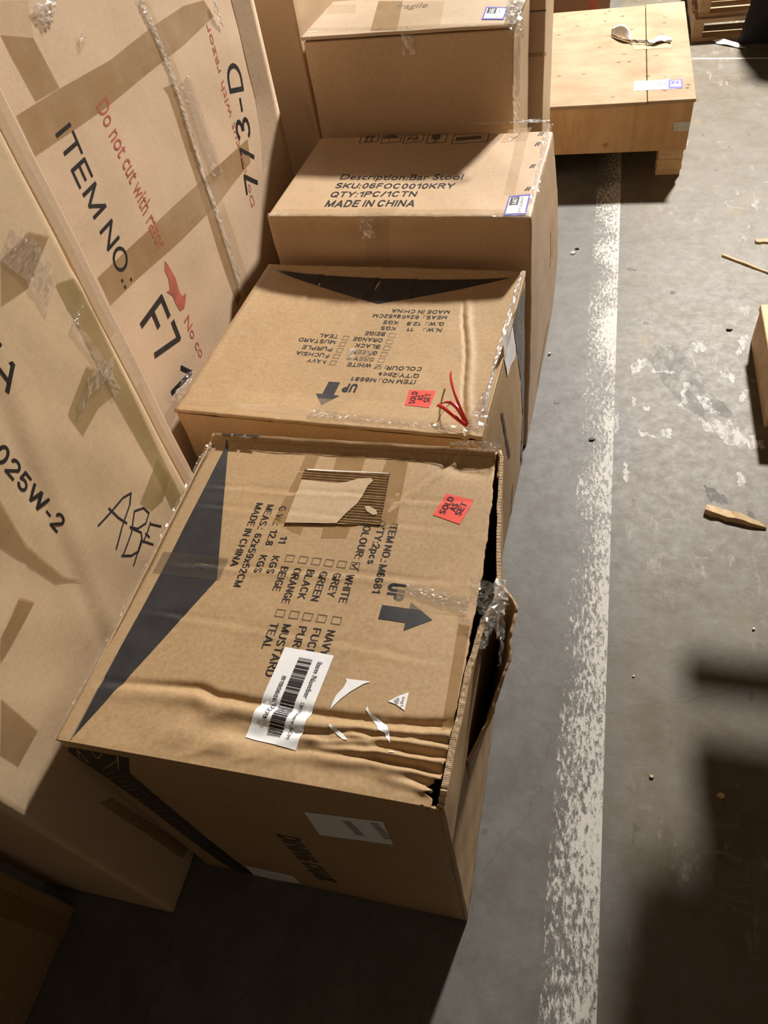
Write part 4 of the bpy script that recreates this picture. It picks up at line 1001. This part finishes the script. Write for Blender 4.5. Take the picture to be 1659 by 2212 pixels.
# ================================================================== plywood crate
PX0, PX1, PY0, PY1, PZ0, PZ1 = -.34, .352, 3.056, 4.14, .102, .289
rP = thing('plywood_crate', 'low plywood crate on wooden blocks behind the row of cartons', 'crate', (0.0, 3.6, 0))
sx = .185
V, F = plainbox(PX0, sx - .0015, PY0 - .006, PY1, PZ1 - .012, PZ1); bevel(mk('top_board', V, F, PLY, rP), .0015)
V, F = plainbox(sx + .0015, PX1 + .006, PY0 - .002, PY1 + .01, PZ1 - .012, PZ1); bevel(mk('top_board', V, F, PLY, rP), .0015)
V, F = plainbox(PX0, PX1, PY0, PY0 + .012, PZ0, PZ1 - .012); mk('front_panel', V, F, PLYF, rP)
V, F = plainbox(PX0, PX1, PY1 - .012, PY1, PZ0, PZ1 - .012); mk('back_panel', V, F, PLYF, rP)
V, F = plainbox(PX1 - .012, PX1, PY0 + .012, PY1 - .012, PZ0, PZ1 - .012); mk('side_panel', V, F, PLYF, rP)
V, F = plainbox(PX0, PX0 + .012, PY0 + .012, PY1 - .012, PZ0, PZ1 - .012); mk('side_panel', V, F, PLYF, rP)
V, F = plainbox(PX0, PX1, PY0 + .012, PY1 - .012, PZ0, PZ0 + .012); mk('bottom_board', V, F, PLYF, rP)
for bx_ in (.254, -.25):
    for by_ in (PY0 + .012, 3.56, PY1 - .10):
        blk = thing_part = None
        for k in range(5):
            V, F = plainbox(bx_ + rnd.uniform(-.002, .002), bx_ + .094 + rnd.uniform(-.002, .002), by_ + rnd.uniform(-.002, .002), by_ + .09, k * .0204, k * .0204 + .0196)
            mk('foot_layer', V, F, WOODL, rP)
frP = Frame((PX0, PY0 - .006, PZ1), (1, 0, 0), (0, 1, 0), (0, 0, 1), lambda u, v: .0005)
frPf = Frame((PX0, PY0, 0), (1, 0, 0), (0, 0, 1), (0, -1, 0))
decal_px('metal_clip', rP, frPf, [[(1456, 264), (1492, 262), (1488, 282), (1456, 284)]], STEEL, eps=.002, label='metal clip')
pl_ = decal_px('crate_label', rP, frP, [[(1370, 176), (1474, 170), (1474, 191), (1369, 197)]], PAPER, eps=.001, label='white address label')
decal_px('label_block', pl_, frP, [[(1444, 173), (1474, 171), (1475, 191), (1444, 192)]], BLUE, eps=.0016)
decal_px('label_block', pl_, frP, [[(1448, 176), (1470, 174), (1471, 187), (1448, 188)]], PAPER, eps=.0022)
decal_px('label_block', pl_, frP, [[(1450, 177), (1457, 176), (1457, 182), (1450, 183)], [(1460, 176), (1466, 176), (1466, 182), (1460, 182)]], BLUE, eps=.0028)
decal_px('barcode', pl_, frP, [[(1390, 175), (1406, 174), (1406, 193), (1390, 194)]], PAPERG, eps=.0016)
text_px('label_lettering', pl_, frP, [('135-PC50', (1419, 188), (1441, 186), (1419, 179), .005)], PAPERG, .0016)
c0 = frP.uv((1461, 168))
decal('red_dot', rP, frP, [[(c0[0] + .023 * math.cos(a), c0[1] + .025 * math.sin(a)) for a in lin(0, 6.28, 25)[:-1]]], REDDOT, .0018, label='orange-red round sticker')
ml = lambda px, e=.004: (lambda q: frP.P(q[0], q[1], e))(frP.uv(px))
# torn envelope standing up from the lid
V, F = grid(lambda a, b: np.array(ml((1320 + 44 * a, 78 + 12 * a * a), .002)) + np.array([.010 * b * math.sin(3 * a), .02 * b, .035 * b * math.sin(math.pi * (.15 + .85 * a)) + .004 * b]), lin(0, 1, 14), lin(0, 1, 6))
solidify(mk('torn_paper', V, F, PAPER, rP, True, label='torn white envelope curling up'), .001)
V, F = grid(lambda a, b: np.array(ml((1320 + 44 * a, 79 + 14 * a), .001)) + np.array([.003 * b, -.03 * b * math.sin(math.pi * a), .012 * b]), lin(0, 1, 10), lin(0, 1, 4))
solidify(mk('torn_paper', V, F, CARDC, rP, True), .001)
V, F = grid(lambda a, b: np.array(ml((1362 + 88 * a, 95 + 2 * a - 4 * math.sin(9 * a) * (a > .4) - 10 * b * (a > .45)), .003)) + np.array([0, 0, .014 * math.sin(7 * a + 3 * b) ** 2]), lin(0, 1, 24), lin(0, 1, 4))
solidify(mk('torn_paper', V, F, PAPER, rP, True), .001)
decal_px('paper_residue', rP, frP, [[(1365, 97), (1450, 96), (1452, 103), (1370, 108)]], LINER, eps=.001)
# splinters at the crate corner
for k in range(3):
    p = np.array([PX1 + .004, PY0 - .004 + k * .012, PZ1 - .006]); d = np.array([.022 - .004 * k, .008, .002 * k])
    mk('splinter', [p, p + d, p + np.array([0, .004, .003]), p + np.array([0, .002, -.004])], [(0, 1, 2), (0, 3, 1), (2, 1, 3), (0, 2, 3)], WOODL, rP)

# ================================================================== pallets at the back
def pallet(label, x0, y0, z0):
    r = thing('wooden_pallet', label, 'pallet', (x0, y0, z0), 'stacked wooden pallets')
    W_, D_ = 1.1, .9
    for i in range(3):
        y = y0 + i * (D_ - .09) / 2; b_ = mk('bottom_board', *plainbox(x0, x0 + W_, y, y + .09, z0, z0 + .016), WOOD, r)
    for i in range(3):
        x = x0 + i * (W_ - .05) / 2
        mk('stringer', *plainbox(x, x + .05, y0 + .004, y0 + D_ - .004, z0 + .016, z0 + .082), WOOD, r)
    for i in range(6):
        y = y0 + i * (D_ - .095) / 5; jx = rnd.uniform(-.006, .006)
        mk('deck_board', *plainbox(x0 + jx, x0 + W_ + jx, y, y + .095, z0 + .082, z0 + .100), WOOD, r)
    return r
pallet('lower wooden pallet of the stack at the top right, on the floor', .452, 4.50, 0.0)
pallet('upper wooden pallet of the stack at the top right', .470, 4.52, .102)
# black plastic-wrapped load in front of the pallets
rB_ = thing('black_wrapped_load', 'black plastic wrapped load in front of the pallets at the top right', 'load', (.95, 4.45, 0))
def bag(k, a):
    z = 1.15 * k; lean = .10 * k
    cxx, cyy = 1.03 + lean * .6, 4.68
    rx = .36 - .10 * k - .06 * max(0, k - .9) * 10; ry = .036 - .01 * k - .02 * max(0, k - .9) * 10
    c, s = math.cos(a), math.sin(a); e = .55
    return np.array([cxx + rx * math.copysign(abs(c) ** e, c) + .012 * wob(a * 4, z * 12, 1, 2), 4.445 + ry * math.copysign(abs(s) ** e, s) + .004 * wob(a * 5, z * 10, 1, 3), z])
V, F = grid(lambda a, k: bag(k, a), lin(0, 2 * math.pi, 60), lin(0, 1, 30))
F = [f[::1] for f in F]
mk('wrapping', V, F, BLACKP, rB_, True)
# sheet of paper on the floor
V, F = grid(lambda a, b: np.array([.55 + .13 * a + .02 * b, 4.50 - .10 * a - .055 * b, .004 + .012 * math.sin(math.pi * a) * (1 - b) + .004 * math.sin(5 * a + 3 * b) ** 2]), lin(0, 1, 12), lin(0, 1, 6))
solidify(mk('paper_sheet', V, [f[::-1] for f in F], PAPER, None, True, 'crumpled white paper sheet on the floor before the pallets', 'paper'), .0012)

# ================================================================== things on the aisle floor
rW = thing('wooden_crate', 'low wooden crate cut off at the right edge of the picture', 'crate', (.8, 1.8, 0))
def wx(V): return xf([np.array(p) for p in V], (.512, 1.985, 0), -.0)
for k in range(4):
    V, F = plainbox(.0 + .16 * k, .157 + .16 * k, -.385, 0.0, .112, .132); bevel(mk('lid_board', wx(V), F, WOODL, rW), .002)
V, F = plainbox(.004, .62, -.02, -.004, 0, .112); mk('end_board', wx(V), F, WOODL, rW)
V, F = plainbox(.004, .62, -.381, -.365, 0, .112); mk('end_board', wx(V), F, WOODL, rW)
V, F = plainbox(.004, .020, -.365, -.02, 0, .112); mk('side_board', wx(V), F, WOODL, rW)
V, F = plainbox(.604, .62, -.365, -.02, 0, .112); mk('side_board', wx(V), F, WOODL, rW)

def splint(label, a, b, wd, hgt, mat, seed, name='wood_splinter', cat='splinter', n=9):
    r = random.Random(seed); a = np.array(a, float); b = np.array(b, float); d = b - a; L = np.linalg.norm(d); d /= L; q = np.array([-d[1], d[0], 0])
    V = []; F = []
    for i in range(n):
        t = i / (n - 1); w_ = wd * (1 - .75 * max(0, t - .6) / .4) * (1 + r.uniform(-.15, .15)) * (.8 if i == 0 else 1); h_ = hgt * (1 - .5 * max(0, t - .7) / .3) * (1 + r.uniform(-.15, .15))
        c = a + d * L * t + q * r.uniform(-.06, .06) * wd
        V += [c - q * w_ / 2, c + q * w_ / 2, c + q * w_ * .42 + np.array([0, 0, h_]), c - q * w_ * .35 + np.array([0, 0, h_ * r.uniform(.75, 1)])]
        if i:
            m = 4 * i
            for k in range(4): F.append((m - 4 + k, m - 4 + (k + 1) % 4, m + (k + 1) % 4, m + k))
    F += [(3, 2, 1, 0), tuple(4 * (n - 1) + k for k in range(4))]
    return mk(name, V, F, mat, None, False, label, cat, group='wood scraps on the floor')
z0 = np.array([0, 0, .0005])
splint('thick broken wood splinter lying alone in the middle of the aisle', at_z((1522, 1104)), at_z((1655, 1141)), .026, .016, WOODL, 1)
splint('long thin wood stick slanting in from the right edge', at_z((1560, 553)), at_z((1700, 606)), .009, .007, WOOD, 2)
splint('short flat wood scrap at the right edge above the thin stick', at_z((1631, 523)), at_z((1700, 523)), .026, .008, WOOD, 3)
def crumb(name, label, px, size, mat, seed, flat=.5):
    r = np.random.RandomState(seed); c = at_z(px); V = []; n = 7
    for k, (zz2, sc2) in enumerate(((0, 1.0), (size * flat, .75))):
        for i in range(n):
            a = 2 * math.pi * i / n; q = size / 2 * sc2 * (1 + r.uniform(-.3, .3)); V.append(c + np.array([q * math.cos(a), q * .75 * math.sin(a), zz2]))
    F = [tuple(range(n))[::-1], tuple(range(n, 2 * n))] + [(i, (i + 1) % n, n + (i + 1) % n, n + i) for i in range(n)]
    mk(name, V, F, mat, None, False, label, 'debris', group='scraps on the floor')
crumb('wood_chip', 'pale wood chip in the dark shadow at the lower right', (1556, 1721), .017, WOODL, 1, .6)
crumb('foam_crumb', 'small cream crumb beside the second carton', (1187, 766), .010, PAPER, 2, .7)
crumb('paper_scrap', 'torn white paper scrap on the floor beside the bar stool carton', (1238, 548), .024, PAPER, 3, .25)
crumb('paper_scrap', 'dark curled scrap next to the torn white paper scrap', (1247, 538), .016, BLACKP, 5, .3)
crumb('grit_piece', 'dark grit lump on the aisle left of the painted line', (1278, 950), .018, BLACKP, 6, .25)
crumb('paper_scrap', 'tiny white fleck right of the painted line', (1369, 1461), .006, PAPER, 7, .5)
crumb('paper_scrap', 'tiny curled pale scrap right of the worn line, lower aisle', (1407, 1678), .010, LINER, 8, .4)
crumb('paper_scrap', 'small white fleck near the right edge above the first shadow', (1628, 1359), .008, PAPER, 9, .5)
crumb('grit_piece', 'black grit lump on the pale floor near the wooden crate', (1575, 713), .018, BLACKP, 10, .3)

# ================================================================== storage rack beyond the right edge: its shelf shades the aisle
rR = thing('storage_rack', 'steel storage rack with a low plank shelf beyond the right edge, shading the near aisle', 'rack', (1.4, 1.2, 0))
for (x, y) in ((1.40, .66), (2.0, .66), (1.40, 1.74), (2.0, 1.74)):
    mk('upright', *plainbox(x, x + .06, y, y + .06, 0, 1.3), RACK, rR)
for y in (.70, 1.58): mk('beam', *plainbox(.42, 2.06, y, y + .04, .86, .90), RACK, rR)
for k in range(8):
    mk('shelf_board', *plainbox(.38 + .016 * (k % 3), 2.06, .70 + k * .116, .70 + k * .116 + .113, .90, .918), WOOD, rR)

# loaded pallet just outside the right edge: its deck boards throw the barred shadow on the aisle
rQ = thing('loaded_pallet', 'wooden pallet on a carton load just beyond the right edge, casting the barred shadow', 'pallet', (1.0, 1.0, 0))
V, F = rbox(.72, 1.16, .60, .006, 10); mk('carton_load', xf(V, (.60, .36, 0)), F, CARD, rQ, True)
for x in (.64, .90, 1.18): mk('stringer', *plainbox(x, x + .04, .42, 1.70, .60, .66), WOOD, rQ)
mk('deck_board', *plainbox(.44, 1.30, 1.635, 1.705, .66, .68), WOOD, rQ)
for k in range(9): mk('deck_board', *plainbox(.445 + .006 * (k % 3), 1.30, 1.437 - k * .114, 1.437 - k * .114 + .112, .66, .68), WOOD, rQ)

build_texts()
